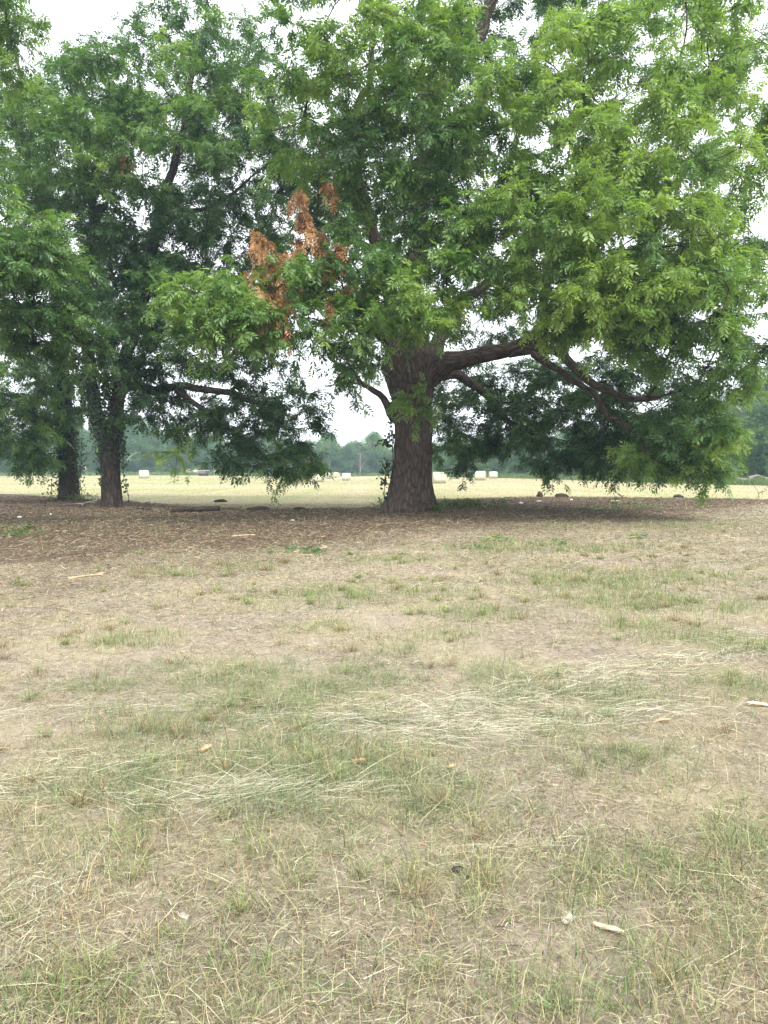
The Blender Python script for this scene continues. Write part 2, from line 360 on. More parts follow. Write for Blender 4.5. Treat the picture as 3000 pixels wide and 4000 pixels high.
class Tree:
    """trunk and limbs given as polylines; a branch grows to each clump of the crown; every clump carries twigs with pinnate leaves"""
    def __init__(s, name, label, base, bark, cat='tree', group=None):
        s.root = empty(name, base, label, cat, group); s.base = np.asarray(base, float)
        s.pos = []; s.par = []; s.lid = []; s.rad = []; s.dist = []
        s.bags = []; s.names = []; s.bark = bark; s.twigs = []
    def _node(s, p, par, lid, rad):
        s.pos.append(np.asarray(p, float)); s.par.append(par); s.lid.append(lid); s.rad.append(rad)
        s.dist.append(0 if par < 0 else s.dist[par] + np.linalg.norm(s.pos[-1] - s.pos[par])); return len(s.pos) - 1
    def limb(s, pts, r0, r1, name='limb', sides=14, step=0.35, wob=0.12, flare=None, radii=None):
        lid = len(s.bags); s.bags.append(Bag()); s.names.append(name)
        P = smooth_path(pts, step)
        if lid:                                             # wander a little, like a grown limb
            P = P + (np.stack([fbm(P * 1.1 + k * 7.7 + lid, 3) for k in range(3)], -1) - 0.5) * np.minimum(0.9, 5 * r0) * sstep(0, 1, np.linspace(0, 3, len(P)))[:, None] * 0.6
        t = np.linspace(0, 1, len(P)); rad = r0 + (r1 - r0) * t ** 0.8
        if radii is not None: rad = np.interp(np.linspace(0, 1, len(P)), np.linspace(0, 1, len(radii)), radii)
        if lid:
            par = int(np.argmin([np.linalg.norm(q - P[0]) for q in s.pos]))
        else: par = -1
        for p, r in zip(P, rad): par = s._node(p, par, lid, r)
        tip = P[-1] + (P[-1] - P[-2]) * 0.3
        V, F, b = tube(np.vstack([P, tip]), np.append(rad, rad[-1] * 0.3), sides, wob, flare)
        s.bags[lid].add(V, F, bark=b); return s
    def grow(s, masses, twigs=8, per=12, rc=0.9, size=0.35, tint_j=0.15, tpl=TPL, name='crown', mat=None, droop=0.20, tipr=0.012, keep=None):
        C = []; O = []; TI = []
        for m in masses:
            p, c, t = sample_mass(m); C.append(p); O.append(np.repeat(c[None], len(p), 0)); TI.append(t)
        C = np.concatenate(C); O = np.concatenate(O); TI = 0.47 + (np.concatenate(TI) - 0.45) * 1.35  # widens the lit and shaded contrast painted into the leaf tint
        n0 = len(s.pos); base = np.array(s.pos)
        order = np.argsort([np.linalg.norm(base - c, axis=1).min() for c in C])
        paths = []; fixed = list(s.rad)
        for ci in order:
            c = C[ci]; Pn = np.array(s.pos); d = c - Pn; L = np.linalg.norm(d, axis=1)
            par = np.array([q if q >= 0 else 0 for q in s.par]); tan = norm(Pn - Pn[par] + 1e-6)
            cosb = (d * tan).sum(1) / np.maximum(L, 1e-6)
            cost = L * (1 + 0.35 * np.clip(0.3 - cosb, 0, 1)) + 0.10 * np.array(s.dist)
            cost[np.array(s.rad) > 0.55] += 1.2
            k = int(np.argmin(cost)); a = Pn[k]; L0 = L[k]
            m = max(2, int(L0 / 0.4)); t = np.linspace(0, 1, m + 1)[1:, None]
            ctl = a + tan[k] * L0 * 0.35 + d[k] * 0.15 + np.array((0, 0, 0.12 * L0))
            path = (1 - t) ** 2 * a + 2 * t * (1 - t) * ctl + t * t * c
            path = path + rng.normal(0, 0.035 * min(L0, 3), path.shape) * np.sin(math.pi * t)
            idx = [k]
            for p in path: idx.append(s._node(p, idx[-1], s.lid[k], tipr))
            paths.append(idx)
        area = np.zeros(len(s.pos))
        for i in range(len(s.pos) - 1, n0 - 1, -1):
            if area[i] == 0: area[i] = tipr ** 2.3
            area[s.par[i]] += area[i]
        for i in range(n0, len(s.pos)): s.rad[i] = area[i] ** (1 / 2.3)
        for idx in paths:
            P = np.array([s.pos[i] for i in idx]); r = np.array([s.rad[i] for i in idx])
            r[0] = min(r[0], r[1] * 1.25); r = np.minimum(r, max(fixed[idx[0]] * 0.9 if idx[0] < n0 else 9, 0.02))
            V, F, b = tube(P, r, 5 if r[0] < 0.05 else 8, 0.1)
            s.bags[s.lid[idx[0]]].add(V, F, bark=b)
        # twigs
        n = len(C); out = norm(C - O) * np.array((1, 1, 0.6))
        d = norm(out[:, None] * 0.55 + rng.normal(0, 1, (n, twigs, 3)) * np.array((0.8, 0.8, 0.5)))
        L = rc * rng.uniform(0.55, 1.2, (n, twigs)); dr = droop * rng.uniform(0.3, 1.6, (n, twigs))
        tt = np.linspace(0, 1, 4)
        TW = C[:, None, None] + d[:, :, None] * (L[..., None] * tt)[..., None]
        TW[..., 2] -= (dr * L)[..., None] * tt ** 2
        tb = Bag()
        for a in range(n):
            for b_ in range(twigs):
                V, F, bk = tube(TW[a, b_], (0.010, 0.008, 0.006, 0.003), 3); tb.add(V, F, bark=bk)
        s.twigs.append(tb)
        t = rng.uniform(0.12, 1.0, (n, twigs, per)); 
        pos = C[:, None, None] + d[:, :, None] * (L[..., None] * t)[..., None]
        pos[..., 2] -= (dr * L)[..., None] * t ** 2
        tang = d[:, :, None] - np.array((0, 0, 1.0)) * (2 * dr[..., None] * t)[..., None]
        fd = norm(tang * 0.55 + rng.normal(0, 0.75, pos.shape) * np.array((1, 1, 0.6)) + np.array((0, 0, -0.22)))
        ct = TI + rng.normal(0, tint_j, n)
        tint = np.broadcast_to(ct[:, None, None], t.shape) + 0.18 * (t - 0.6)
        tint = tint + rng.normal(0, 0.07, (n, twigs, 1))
        bag = Bag()
        pos = pos.reshape(-1, 3); fd = fd.reshape(-1, 3)
        place_fronds(pos, fd, size * rng.uniform(0.5, 1.3, len(pos)), tint.ravel(), tpl, bag)
        V, F = bag.cat()
        o = quads(name, V - s.base, F, mat or M_LEAF, s.root, {'tint': ('FACE', 'FLOAT', bag.a('tint'))})
        return o
    def wood(s):
        for tb in s.twigs:
            V, F = tb.cat(); o = quads('twigs', V - s.base, F, s.bark, s.root, {'bark': ('POINT', 'FLOAT_VECTOR', tb.a('bark'))}); o['kind'] = 'stuff'
        for nm, b in zip(s.names, s.bags):
            V, F = b.cat()
            quads(nm, V - s.base, F, s.bark, s.root, {'bark': ('POINT', 'FLOAT_VECTOR', b.a('bark'))}, True)
def px_path(pts): return [at(*p) for p in pts]

# ---- the big pecan
mb = on_ground(1612, 1997); MY = mb[1]
def flare_main(al, th):
    root = 0.5 + 0.5 * np.cos(4 * th + 0.8) ; h = np.exp(-al / 0.55)[:, None]
    left = np.clip(np.cos(th - FL), 0, 1) ** 2
    return 1 + h * (0.10 + 0.36 * root[None] ** 2 + 0.70 * left[None])
FL = 0.0
big = Tree('pecan_tree', 'huge old pecan tree with rugged trunk, low right limb and rust-brown dead leaves', mb, M_BARK)
tp = [np.array((mb[0], mb[1], mb[2] - 0.15))] + px_path([(1612, 1960, MY), (1612, 1850, MY), (1613, 1700, MY), (1610, 1560, MY), (1602, 1440, MY), (1592, 1330, MY), (1580, 1240, MY)])
kk = MY / FPX
# which ring angle looks towards -X at the trunk foot
_V, _F, _b = tube(smooth_path(tp, 0.12)[:3], [1, 1, 1], 36)
_d = _V[:36] - smooth_path(tp, 0.12)[0]; FL = float(np.linspace(0, 2 * math.pi, 36, endpoint=False)[np.argmin(_d[:, 0] + 0.4 * _d[:, 1])])
big.limb(tp, 0, 0, 'trunk', 96, 0.08, 0.20, flare_main, [84 * kk, 80 * kk, 75 * kk, 72 * kk, 71 * kk, 73 * kk, 82 * kk, 98 * kk, 104 * kk, 74 * kk, 42 * kk])
Y = MY
big.limb(px_path([(1640, 1500, Y), (1720, 1440, Y - .3), (1800, 1415, Y - .6), (1900, 1388, Y - 1), (1990, 1370, Y - 1.3), (2100, 1345, Y - 1.7), (2190, 1305, Y - 2)]), 0.46, 0.15, wob=0.25)
big.limb(px_path([(1990, 1375, Y - 1.3), (2120, 1365, Y - 2), (2223, 1426, Y - 2.8), (2301, 1486, Y - 3.4), (2422, 1540, Y - 4), (2567, 1552, Y - 4.6)]), 0.21, 0.08, wob=0.2)
big.limb(px_path([(2085, 1380, Y - 1.8), (2199, 1462, Y - 2.6), (2313, 1546, Y - 3.3), (2386, 1625, Y - 3.8), (2458, 1679, Y - 4.2), (2518, 1757, Y - 4.5), (2603, 1823, Y - 4.9), (2740, 1862, Y - 5.2)]), 0.15, 0.03, wob=0.2)
big.limb(px_path([(2105, 1340, Y - 1.7), (2118, 1200, Y - 2.2), (2160, 1020, Y - 3), (2260, 800, Y - 4), (2330, 600, Y - 4.4)]), 0.20, 0.06)
big.limb(px_path([(1592, 1340, Y), (1605, 1130, Y + .4), (1628, 920, Y + .6), (1645, 760, Y + .6), (1662, 600, Y + .5), (1700, 420, Y + .5), (1800, 250, Y + .8), (1880, 120, Y + 1), (1925, -60, Y + 1.2), (1960, -350, Y + 1.5)]), 0.44, 0.16, wob=0.15)
big.limb(px_path([(1570, 1330, Y), (1520, 1150, Y - .3), (1462, 960, Y - .6), (1425, 830, Y - .8), (1395, 700, Y - 1), (1380, 520, Y - 1.4), (1430, 330, Y - 2), (1460, 150, Y - 2.4)]), 0.34, 0.09)
big.limb(px_path([(1450, 970, Y - .6), (1370, 930, Y - .9), (1290, 870, Y - 1.2), (1245, 760, Y - 1.6), (1255, 620, Y - 2), (1200, 480, Y - 2.4)]), 0.13, 0.05)
big.limb(px_path([(1560, 1400, Y), (1500, 1330, Y - .8), (1400, 1240, Y - 2), (1310, 1160, Y - 3.2), (1160, 1180, Y - 4.8), (980, 1210, Y - 6.2), (820, 1190, Y - 7)]), 0.20, 0.05)
big.limb(px_path([(1680, 1440, Y), (1735, 1270, Y + .6), (1790, 1180, Y + 1.2), (1900, 1120, Y + 2), (2020, 980, Y + 2.5), (2130, 760, Y + 3)]), 0.30, 0.10)
big.limb(px_path([(1690, 1470, Y + .4), (1780, 1470, Y + 1.2), (1843, 1510, Y + 1.8), (1911, 1563, Y + 2.2), (1978, 1635, Y + 2.6), (2084, 1690, Y + 3)]), 0.24, 0.09)
big.limb(px_path([(1540, 1640, Y + .3), (1490, 1560, Y + 1), (1448, 1530, Y + 1.6), (1380, 1470, Y + 2.5), (1290, 1400, Y + 3.2)]), 0.17, 0.06)
big.limb(px_path([(1640, 800, Y + .6), (1760, 650, Y - .6), (1900, 520, Y - 2), (2080, 420, Y - 3.2), (2350, 300, Y - 4)]), 0.17, 0.06)
big.limb(px_path([(2150, 1050, Y - 3), (2330, 930, Y - 4.5), (2500, 850, Y - 5.5), (2700, 800, Y - 5.5), (2880, 850, Y - 5.4)]), 0.12, 0.05)
MAIN = [  # last value, leaf tint: paints outer foliage lit, inner and back foliage shaded
 (1430, 190, 22, 330, 210, 2.2, 26, .66), (1230, 420, 23, 240, 200, 2, 16, .58), (1750, 330, 22, 270, 210, 2, 20, .62), (1560, 540, 22, 260, 100, 1.8, 12, .42),
 (2190, 260, 22, 170, 170, 2, 11, .72), (2550, 230, 22, 300, 250, 2.5, 24, .7), (2880, 330, 23, 180, 240, 2.5, 13, .66), (2250, 580, 21, 250, 190, 2, 20, .7),
 (2600, 600, 21, 270, 220, 2, 22, .72), (2130, 840, 21, 250, 130, 1.8, 16, .7), (2480, 900, 20.5, 320, 180, 2, 24, .76), (2740, 950, 22, 150, 180, 2, 10, .66),
 (2300, 1120, 20.5, 290, 130, 1.8, 20, .72), (2620, 1180, 21, 240, 160, 2, 18, .62), (2800, 1130, 23, 130, 120, 2, 7, .55), (2400, 1260, 21.5, 250, 90, 1.6, 13, .55),
 (2690, 1390, 22, 150, 120, 1.8, 11, .42), (2970, 1280, 21, 80, 90, 1.5, 5, .55), (2965, 1440, 21, 35, 90, 1.0, 3, .5), (2950, 620, 22.5, 80, 130, 1.5, 5, .6), (2970, 950, 23, 50, 60, 1, 2, .6),
 (2540, 1560, 27, 200, 110, 2, 12, .28), (2690, 1620, 23, 100, 130, 1.5, 9, .4), (2620, 1760, 23.5, 160, 50, 1.2, 8, .42), (2770, 1745, 23, 50, 60, 1, 4, .66), (2730, 1835, 23, 60, 25, .5, 3, .62),
 (2330, 1620, 28, 220, 150, 2.2, 15, .2), (2200, 1730, 29, 240, 100, 2, 15, .2), (2060, 1640, 30, 190, 110, 2, 12, .2), (1860, 1640, 32, 160, 110, 2, 11, .25), (1800, 1750, 32, 120, 70, 1.5, 7, .3), (2440, 1760, 27, 190, 80, 1.5, 10, .28),
 (1750, 900, 22.5, 130, 130, 1.5, 8, .48), (1900, 700, 23, 210, 170, 2, 13, .52), (1540, 1200, 21, 150, 65, 1.2, 10, .55), (1650, 1260, 22, 80, 40, 1, 4, .5), (1625, 1565, 25.4, 30, 40, .3, 2, .6),
 (1830, 1080, 22, 170, 110, 1.5, 10, .52), (1500, 1060, 22, 110, 60, 1.5, 5, .48), (1330, 1040, 21.5, 90, 60, 1, 4, .5), (1400, 1170, 22, 90, 60, 1, 4, .48), (1350, 850, 22, 60, 45, .8, 2, .42),
 (850, 1160, 20.5, 150, 60, 1.2, 10, .6), (930, 1260, 20.5, 200, 60, 1.2, 11, .5), (1120, 1260, 20.5, 180, 50, 1.2, 8, .48), (740, 1140, 20.5, 50, 40, .8, 3, .55), (1190, 1080, 21, 80, 50, 1, 4, .5),
 (1340, 1350, 22, 50, 60, 1, 3, .48), (1345, 1500, 22.5, 30, 60, .6, 2, .48),
 (1400, 650, 29, 320, 240, 3, 20, .2), (1520, 850, 30, 200, 150, 2, 11, .22), (1490, 700, 23, 130, 90, 1.5, 6, .42), (1580, 960, 24, 70, 90, 1, 4, .42), (1900, 480, 30, 380, 280, 3.5, 24, .3), (1200, 760, 28, 170, 160, 2.5, 9, .2), (2000, 950, 30, 280, 190, 3, 16, .2), (1280, 1120, 29, 170, 110, 2.5, 8, .2),
 (1850, 1330, 33, 180, 130, 3, 10, .2), (1800, 1530, 33, 140, 70, 1.5, 6, .22), (1980, 1510, 33, 120, 60, 1.5, 5, .22), (1720, 1650, 34, 60, 70, 1, 3, .3), (2250, 1480, 31, 150, 60, 1.5, 5, .25), (2200, 1150, 30, 330, 240, 3, 20, .2), (2600, 820, 30, 330, 280, 3, 18, .3), (1460, 1360, 31, 80, 70, 2, 4, .2), (2080, 1500, 34, 150, 60, 2, 7, .2), (2350, 1480, 30, 200, 80, 2, 9, .2),
 (1750, -130, 28, 650, 170, 4, 26, .35), (2600, -120, 26, 450, 170, 4, 18, .5), (2100, -500, 28, 700, 230, 5, 26, .4), (1300, -300, 27, 350, 200, 4, 12, .4), (2250, 60, 31, 160, 80, 2, 6, .3), (1750, 60, 30, 150, 90, 2, 6, .3),
 (2150, 300, 34, 500, 260, 4, 20, .3), (2600, 500, 34, 350, 300, 4, 16, .3), (1700, 700, 35, 400, 300, 4, 18, .2)]
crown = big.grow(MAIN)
DEADM = [(1170, 770, 21, 16, 22, .3, 2, .5), (1185, 830, 21, 14, 24, .3, 2, .45), (1275, 700, 21.3, 14, 12, .2, 1, .1), (1020, 935, 20.6, 45, 16, .4, 3, .55), (1085, 1000, 20.6, 24, 26, .4, 2, .5), (1075, 1070, 20.6, 24, 26, .4, 2, .55), (1000, 1070, 20.6, 30, 18, .3, 2, .4), (1140, 1060, 20.7, 36, 22, .4, 2, .45),
         (1040, 1130, 20.2, 24, 26, .4, 3, .5), (1060, 1190, 20.0, 18, 22, .3, 2, .6), (1115, 1185, 20.0, 14, 26, .3, 2, .35), (1160, 925, 21, 16, 14, .3, 1, .6), (1205, 890, 21, 18, 12, .3, 1, .65), (1270, 905, 21, 22, 16, .3, 2, .6), (1262, 985, 21, 22, 26, .3, 2, .55), (1318, 972, 21, 24, 16, .3, 2, .6), (1370, 1080, 21, 6, 24, .2, 1, .75), (1292, 1165, 20.8, 12, 28, .2, 2, .55), (940, 1222, 20.3, 8, 8, .1, 1, .4), (1095, 1235, 20.3, 12, 12, .2, 1, .4)]
dead = big.grow(DEADM, twigs=7, per=8, rc=0.27, size=0.24, name='dead_foliage', mat=M_DEAD, droop=1.9, tint_j=0.28, tipr=0.010)
dead['label'] = 'clusters of rust-brown dead leaves hanging on the left side of the crown'
big.wood()

# ---- the forked tree on the left, grown over with ivy
lb = on_ground(438, 1983); LY = lb[1]; kl = LY / FPX
lt = Tree('pecan_tree', 'ivy-clad forked tree left of the huge pecan, beside the fallen log', lb, M_BARK_DARK)
tpl_ = [np.array((lb[0], lb[1], lb[2] - 0.15))] + px_path([(437, 1960, LY), (433, 1880, LY), (430, 1800, LY), (425, 1720, LY), (415, 1650, LY)])
def flare_small(al, th): return 1 + np.exp(-al / 0.3)[:, None] * (0.2 + 0.2 * np.cos(5 * th + 1)[None])
lt.limb(tpl_, 0, 0, 'trunk', 32, 0.15, 0.14, flare_small, [40 * kl, 37 * kl, 35 * kl, 36 * kl, 40 * kl, 38 * kl])
lt.limb(px_path([(405, 1720, LY), (375, 1620, LY - .1), (355, 1520, LY), (340, 1350, LY + .3), (320, 1100, LY), (350, 850, LY - .3), (380, 600, LY - .5), (420, 400, LY - .5)]), 0.30, 0.10)
lt.limb(px_path([(440, 1720, LY), (455, 1600, LY), (468, 1500, LY), (500, 1350, LY), (560, 1120, LY), (620, 850, LY), (690, 600, LY), (740, 350, LY), (800, 120, LY)]), 0.30, 0.09)
lt.limb(px_path([(470, 1500, LY), (540, 1510, LY - .2), (600, 1533, LY - .4), (724, 1515, LY - .8), (844, 1533, LY - 1.2), (960, 1560, LY - 1.4), (1090, 1580, LY - 1.4)]), 0.24, 0.07)
lt.limb(px_path([(690, 1525, LY - .8), (770, 1590, LY - 1), (844, 1653, LY - 1.2), (940, 1707, LY - 1.4), (1000, 1760, LY - 1.6), (1090, 1830, LY - 1.8)]), 0.13, 0.04)
lt.limb(px_path([(530, 1250, LY), (620, 1190, LY + .5), (760, 1150, LY + 1), (900, 1180, LY + 1.5), (1000, 1290, LY + 1.5)]), 0.15, 0.05)
lt.limb(px_path([(600, 900, LY), (720, 830, LY + .5), (850, 800, LY + 1), (980, 700, LY + 1.5)]), 0.13, 0.05)
lt.limb(px_path([(340, 1200, LY), (250, 1050, LY - .7), (180, 900, LY - 1), (120, 700, LY - 1)]), 0.14, 0.05)
LEFT = [(650, 360, 30, 240, 150, 2.5, 18, .5), (900, 320, 31, 190, 190, 2.5, 13, .42), (840, 110, 32, 250, 100, 2.5, 10, .36), (350, 400, 30, 190, 130, 2.5, 15, .5), (350, 600, 29, 270, 190, 2.5, 22, .45), (650, 600, 29, 280, 190, 2.5, 21, .42),  # low tints paint crown shade into the inner and lower foliage
        (950, 600, 31, 190, 190, 2.5, 13, .3), (150, 560, 31, 180, 220, 2.5, 15, .42), (300, 880, 29, 240, 140, 2.5, 16, .28), (600, 900, 30, 240, 140, 2.5, 15, .2), (850, 900, 32, 230, 190, 3, 15, .15), (450, 1150, 28, 220, 130, 2, 14, .28),
        (700, 1150, 31, 230, 140, 2.5, 13, .14), (950, 1400, 31, 180, 80, 2, 9, .14), (550, 1350, 30, 140, 140, 2, 8, .18), (800, 1460, 30, 180, 60, 2, 7, .15), (950, 1620, 30, 210, 90, 1.8, 13, .15), (1100, 1690, 30, 120, 90, 1.5, 9, .15),
        (1110, 1800, 29, 90, 50, 1.2, 5, .35), (920, 1780, 29, 60, 50, 1, 3, .3), (690, 1590, 31, 80, 70, 1.5, 3, .2), (600, 1610, 30.5, 80, 60, 1, 4, .22), (790, 1640, 30.5, 70, 60, 1, 4, .2), (560, 1480, 30, 90, 60, 1.5, 5, .2), (700, 1780, 30.2, 35, 30, .4, 1, .5), (1120, 1560, 30, 110, 60, 1.5, 5, .15), (330, 1340, 29, 120, 100, 1.5, 6, .22),
        (620, 260, 33, 350, 200, 2.5, 16, .35), (500, 800, 34, 400, 300, 3, 22, .2), (750, 1300, 34, 250, 120, 2.5, 9, .15), (1020, 1250, 32, 150, 120, 2, 8, .15), (1000, 1000, 33, 180, 150, 2, 9, .15), (1130, 700, 33, 160, 200, 2, 9, .18), (1080, 450, 33, 150, 150, 2, 7, .25), (300, 1000, 34, 300, 250, 2.5, 14, .15), (600, 1250, 34, 250, 150, 2.5, 9, .12), (900, 1100, 35, 250, 200, 2, 10, .12), (250, 500, 34, 250, 250, 2.5, 12, .25), (500, 1080, 34.5, 400, 140, 2, 15, .14), (830, 650, 34.5, 220, 300, 2, 14, .2), (450, 300, 34, 300, 120, 2, 9, .3)]
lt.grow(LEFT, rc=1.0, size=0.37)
lt.grow([(490, 600, 27.5, 10, 14, .1, 1, .3)], twigs=5, per=8, rc=0.25, size=0.2, name='dead_foliage', mat=M_DEAD, droop=1.5)
lt.wood()

# ---- the leftmost trunk
fb = on_ground(270, 1953); FY = fb[1]; kf = FY / FPX
ft = Tree('pecan_tree', 'straight ivy-clad tree, leftmost of the three trunks in view', fb, M_BARK_DARK)
tpf = [np.array((fb[0], fb[1], fb[2] - 0.15))] + px_path([(270, 1930, FY), (268, 1860, FY), (264, 1780, FY), (258, 1700, FY), (250, 1600, FY), (240, 1450, FY), (220, 1200, FY)])
ft.limb(tpf, 0, 0, 'trunk', 32, 0.15, 0.14, flare_small, [38 * kf, 34 * kf, 32 * kf, 31 * kf, 29 * kf, 26 * kf, 18 * kf])
ft.limb(px_path([(250, 1560, FY), (190, 1450, FY - .5), (120, 1400, FY - 1), (20, 1380, FY - 1.3)]), 0.2, 0.06)
ft.limb(px_path([(222, 1250, FY), (200, 1000, FY), (150, 700, FY), (100, 400, FY), (60, 200, FY)]), 0.24, 0.07)
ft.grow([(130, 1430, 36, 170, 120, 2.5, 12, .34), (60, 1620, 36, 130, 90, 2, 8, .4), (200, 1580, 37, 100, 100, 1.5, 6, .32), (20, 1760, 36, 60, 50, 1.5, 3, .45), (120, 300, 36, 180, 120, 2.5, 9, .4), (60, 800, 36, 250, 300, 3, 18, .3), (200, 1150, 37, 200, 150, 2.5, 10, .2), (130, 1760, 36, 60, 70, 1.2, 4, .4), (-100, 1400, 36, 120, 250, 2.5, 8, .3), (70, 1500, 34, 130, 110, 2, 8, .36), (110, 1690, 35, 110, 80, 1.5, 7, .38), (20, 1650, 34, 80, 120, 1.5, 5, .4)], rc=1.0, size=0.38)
ft.wood()

# ---- a nearer tree standing left of the frame, its boughs reach in
nb = np.array((-14.5, 21.0, float(gz(-14.5, 21.0))))
nt = Tree('pecan_tree', 'nearer tree whose light green boughs reach in at the left edge', nb, M_BARK)
nt.limb([nb + np.array((0, 0, -.2)), nb + np.array((0.1, 0, 2)), nb + np.array((0.2, 0, 5)), nb + np.array((0.4, 0, 9)), nb + np.array((0.6, 0, 14))], 0.5, 0.2, 'trunk', 24)
nt.limb([nb + np.array((0.2, 0, 4.5)), nb + np.array((1.5, -.4, 5.6)), at(-60, 1000, 20), at(60, 960, 19.5)], 0.2, 0.07)
nt.limb([nb + np.array((0.4, 0, 9)), nb + np.array((1.5, -.3, 10.5)), at(-150, 250, 20.5), at(20, 100, 20)], 0.2, 0.06)
nt.limb([nb + np.array((0.2, 0, 4.2)), nb + np.array((1.6, .2, 4.8)), at(-40, 1230, 20.6), at(200, 1270, 20.5), at(330, 1400, 20.5)], 0.18, 0.04)
nt.grow([(60, 900, 19, 130, 90, 1.2, 11, .50), (130, 1040, 19, 110, 90, 1.2, 10, .48), (40, 1120, 19.5, 120, 90, 1.2, 7, .42), (220, 1270, 20, 130, 100, 1.3, 9, .36), (330, 1370, 20.5, 60, 90, 1, 5, .34), (40, 50, 20, 70, 70, 1, 6, .6), (-20, 180, 20, 80, 60, 1, 4, .6), (10, 1250, 20, 90, 80, 1.3, 4, .4), (-200, 700, 20, 150, 500, 2.5, 14, .5)], rc=0.8, size=0.30)
nt.wood()

# ---------------------------------------------------------------- ivy and vines
def ivy(label, foot, path, rad, n, strands, fr=(0.25, 1.0), size=0.11, group=None):
    P = smooth_path(path, 0.15); root = empty('ivy_vine', foot, label, 'vine', group); foot = np.asarray(foot)
    t = rng.uniform(fr[0], fr[1], n); t = np.maximum(t, rng.uniform(fr[0], fr[1], n))
    k = np.clip((t * (len(P) - 1)).astype(int), 0, len(P) - 1); th = rng.uniform(0, 2 * math.pi, n)
    out = np.stack([np.cos(th), np.sin(th), 0 * th], -1)
    rr = np.interp(t, np.linspace(0, 1, len(rad)), rad)
    lump = fbm(np.stack([th * 1.2, t * 9, 0 * t], -1), 3)
    pos = P[k] + out * (rr + np.abs(rng.normal(0, 0.05, n)) + 0.35 * np.clip(lump - 0.5, 0, 1))[:, None]
    pos[:, 2] += rng.uniform(-0.08, 0.08, n)
    keep = lump > 0.36; pos, out = pos[keep], out[keep]
    st = Bag()
    for (a, b, m, spread) in strands:                       # hanging strands
        q = smooth_path([a, (np.asarray(a) + b) / 2 + np.array((0, 0, 0.1)), b], 0.15)
        V, F, bk = tube(q, np.full(len(q), 0.012), 4); st.add(V, F, bark=bk)
        kk_ = rng.integers(0, len(q), m); pp = q[kk_] + rng.normal(0, spread, (m, 3))
        pos = np.vstack([pos, pp]); out = np.vstack([out, norm(rng.normal(size=(m, 3)))])
    for _ in range(4):
        ph = rng.uniform(0, 6.28); kk2 = np.arange(0, int(len(P) * fr[1])); tt = kk2 / len(P)
        rr2 = np.interp(tt, np.linspace(0, 1, len(rad)), rad) + 0.015
        q = P[kk2] + np.stack([np.cos(ph + tt * 2), np.sin(ph + tt * 2), 0 * tt], -1) * rr2[:, None]
        V, F, bk = tube(q, np.full(len(q), 0.016), 4); st.add(V, F, bark=bk)
    m = len(pos); d = norm(out * 0.5 + rng.normal(0, 0.4, (m, 3)) + np.array((0, 0, -0.8)))
    side = norm(np.cross(d, out + rng.normal(0, 0.3, (m, 3)))); s = (size * rng.uniform(0.6, 1.25, m))[:, None]
    V = np.stack([pos, pos + d * s * 0.45 + side * s * 0.48, pos + d * s, pos + d * s * 0.45 - side * s * 0.48], 1)
    quads('foliage', V.reshape(-1, 3) - foot, np.arange(m * 4).reshape(-1, 4), M_IVY, root, {'tint': ('FACE', 'FLOAT', rng.normal(0.45, 0.22, m))})
    V, F = st.cat(); quads('stem', V - foot, F, M_BARK_DARK, root, {'bark': ('POINT', 'FLOAT_VECTOR', st.a('bark'))}, True)
def S(x0, y0, x1, y1, Y, m, sp): return (at(x0, y0, Y), at(x1, y1, Y), m, sp)
ivy('dark ivy wrapping the forked trunk beside the fallen log', lb + np.array((0.4, -.1, 0)), tpl_ + px_path([(395, 1550, LY), (380, 1450, LY)]), [.45, .4, .4, .5, .6, .5], 4200,
    [S(475, 1600, 485, 1900, LY - .3, 110, .09), S(490, 1880, 505, 1965, LY - .3, 6, .05), S(385, 1650, 395, 1890, LY - .3, 130, .10), S(460, 1560, 480, 1800, LY, 160, .14)], (0.35, 1.0))
ivy('ivy and drooping creeper wrapping the leftmost trunk', fb + np.array((0.4, -.2, 0)), tpf[:7], [.48, .42, .42, .42, .42, .4], 4200,
    [S(215, 1700, 200, 1930, FY - .3, 200, .20), S(180, 1740, 150, 1870, FY - .3, 130, .16), S(320, 1700, 315, 1850, FY - .2, 170, .16), S(310, 1850, 320, 1945, FY - .2, 60, .12), S(240, 1780, 225, 1940, FY - .4, 120, .12)], (0.12, 1.0))
ivy('thin vine with dark leaves hanging at the left edge of the huge trunk', mb + np.array((-0.85, -.1, 0)), px_path([(1552, 1960, MY), (1540, 1850, MY), (1538, 1760, MY), (1532, 1680, MY)]), [.02, .02, .02], 20,
    [S(1510, 1800, 1505, 1880, MY - .2, 95, .12), S(1515, 1730, 1480, 1725, MY - .2, 34, .08), S(1500, 1880, 1505, 1960, MY - .2, 22, .06), S(1535, 1560, 1520, 1720, MY - .2, 60, .08)], (0.1, 1.0), 0.13)

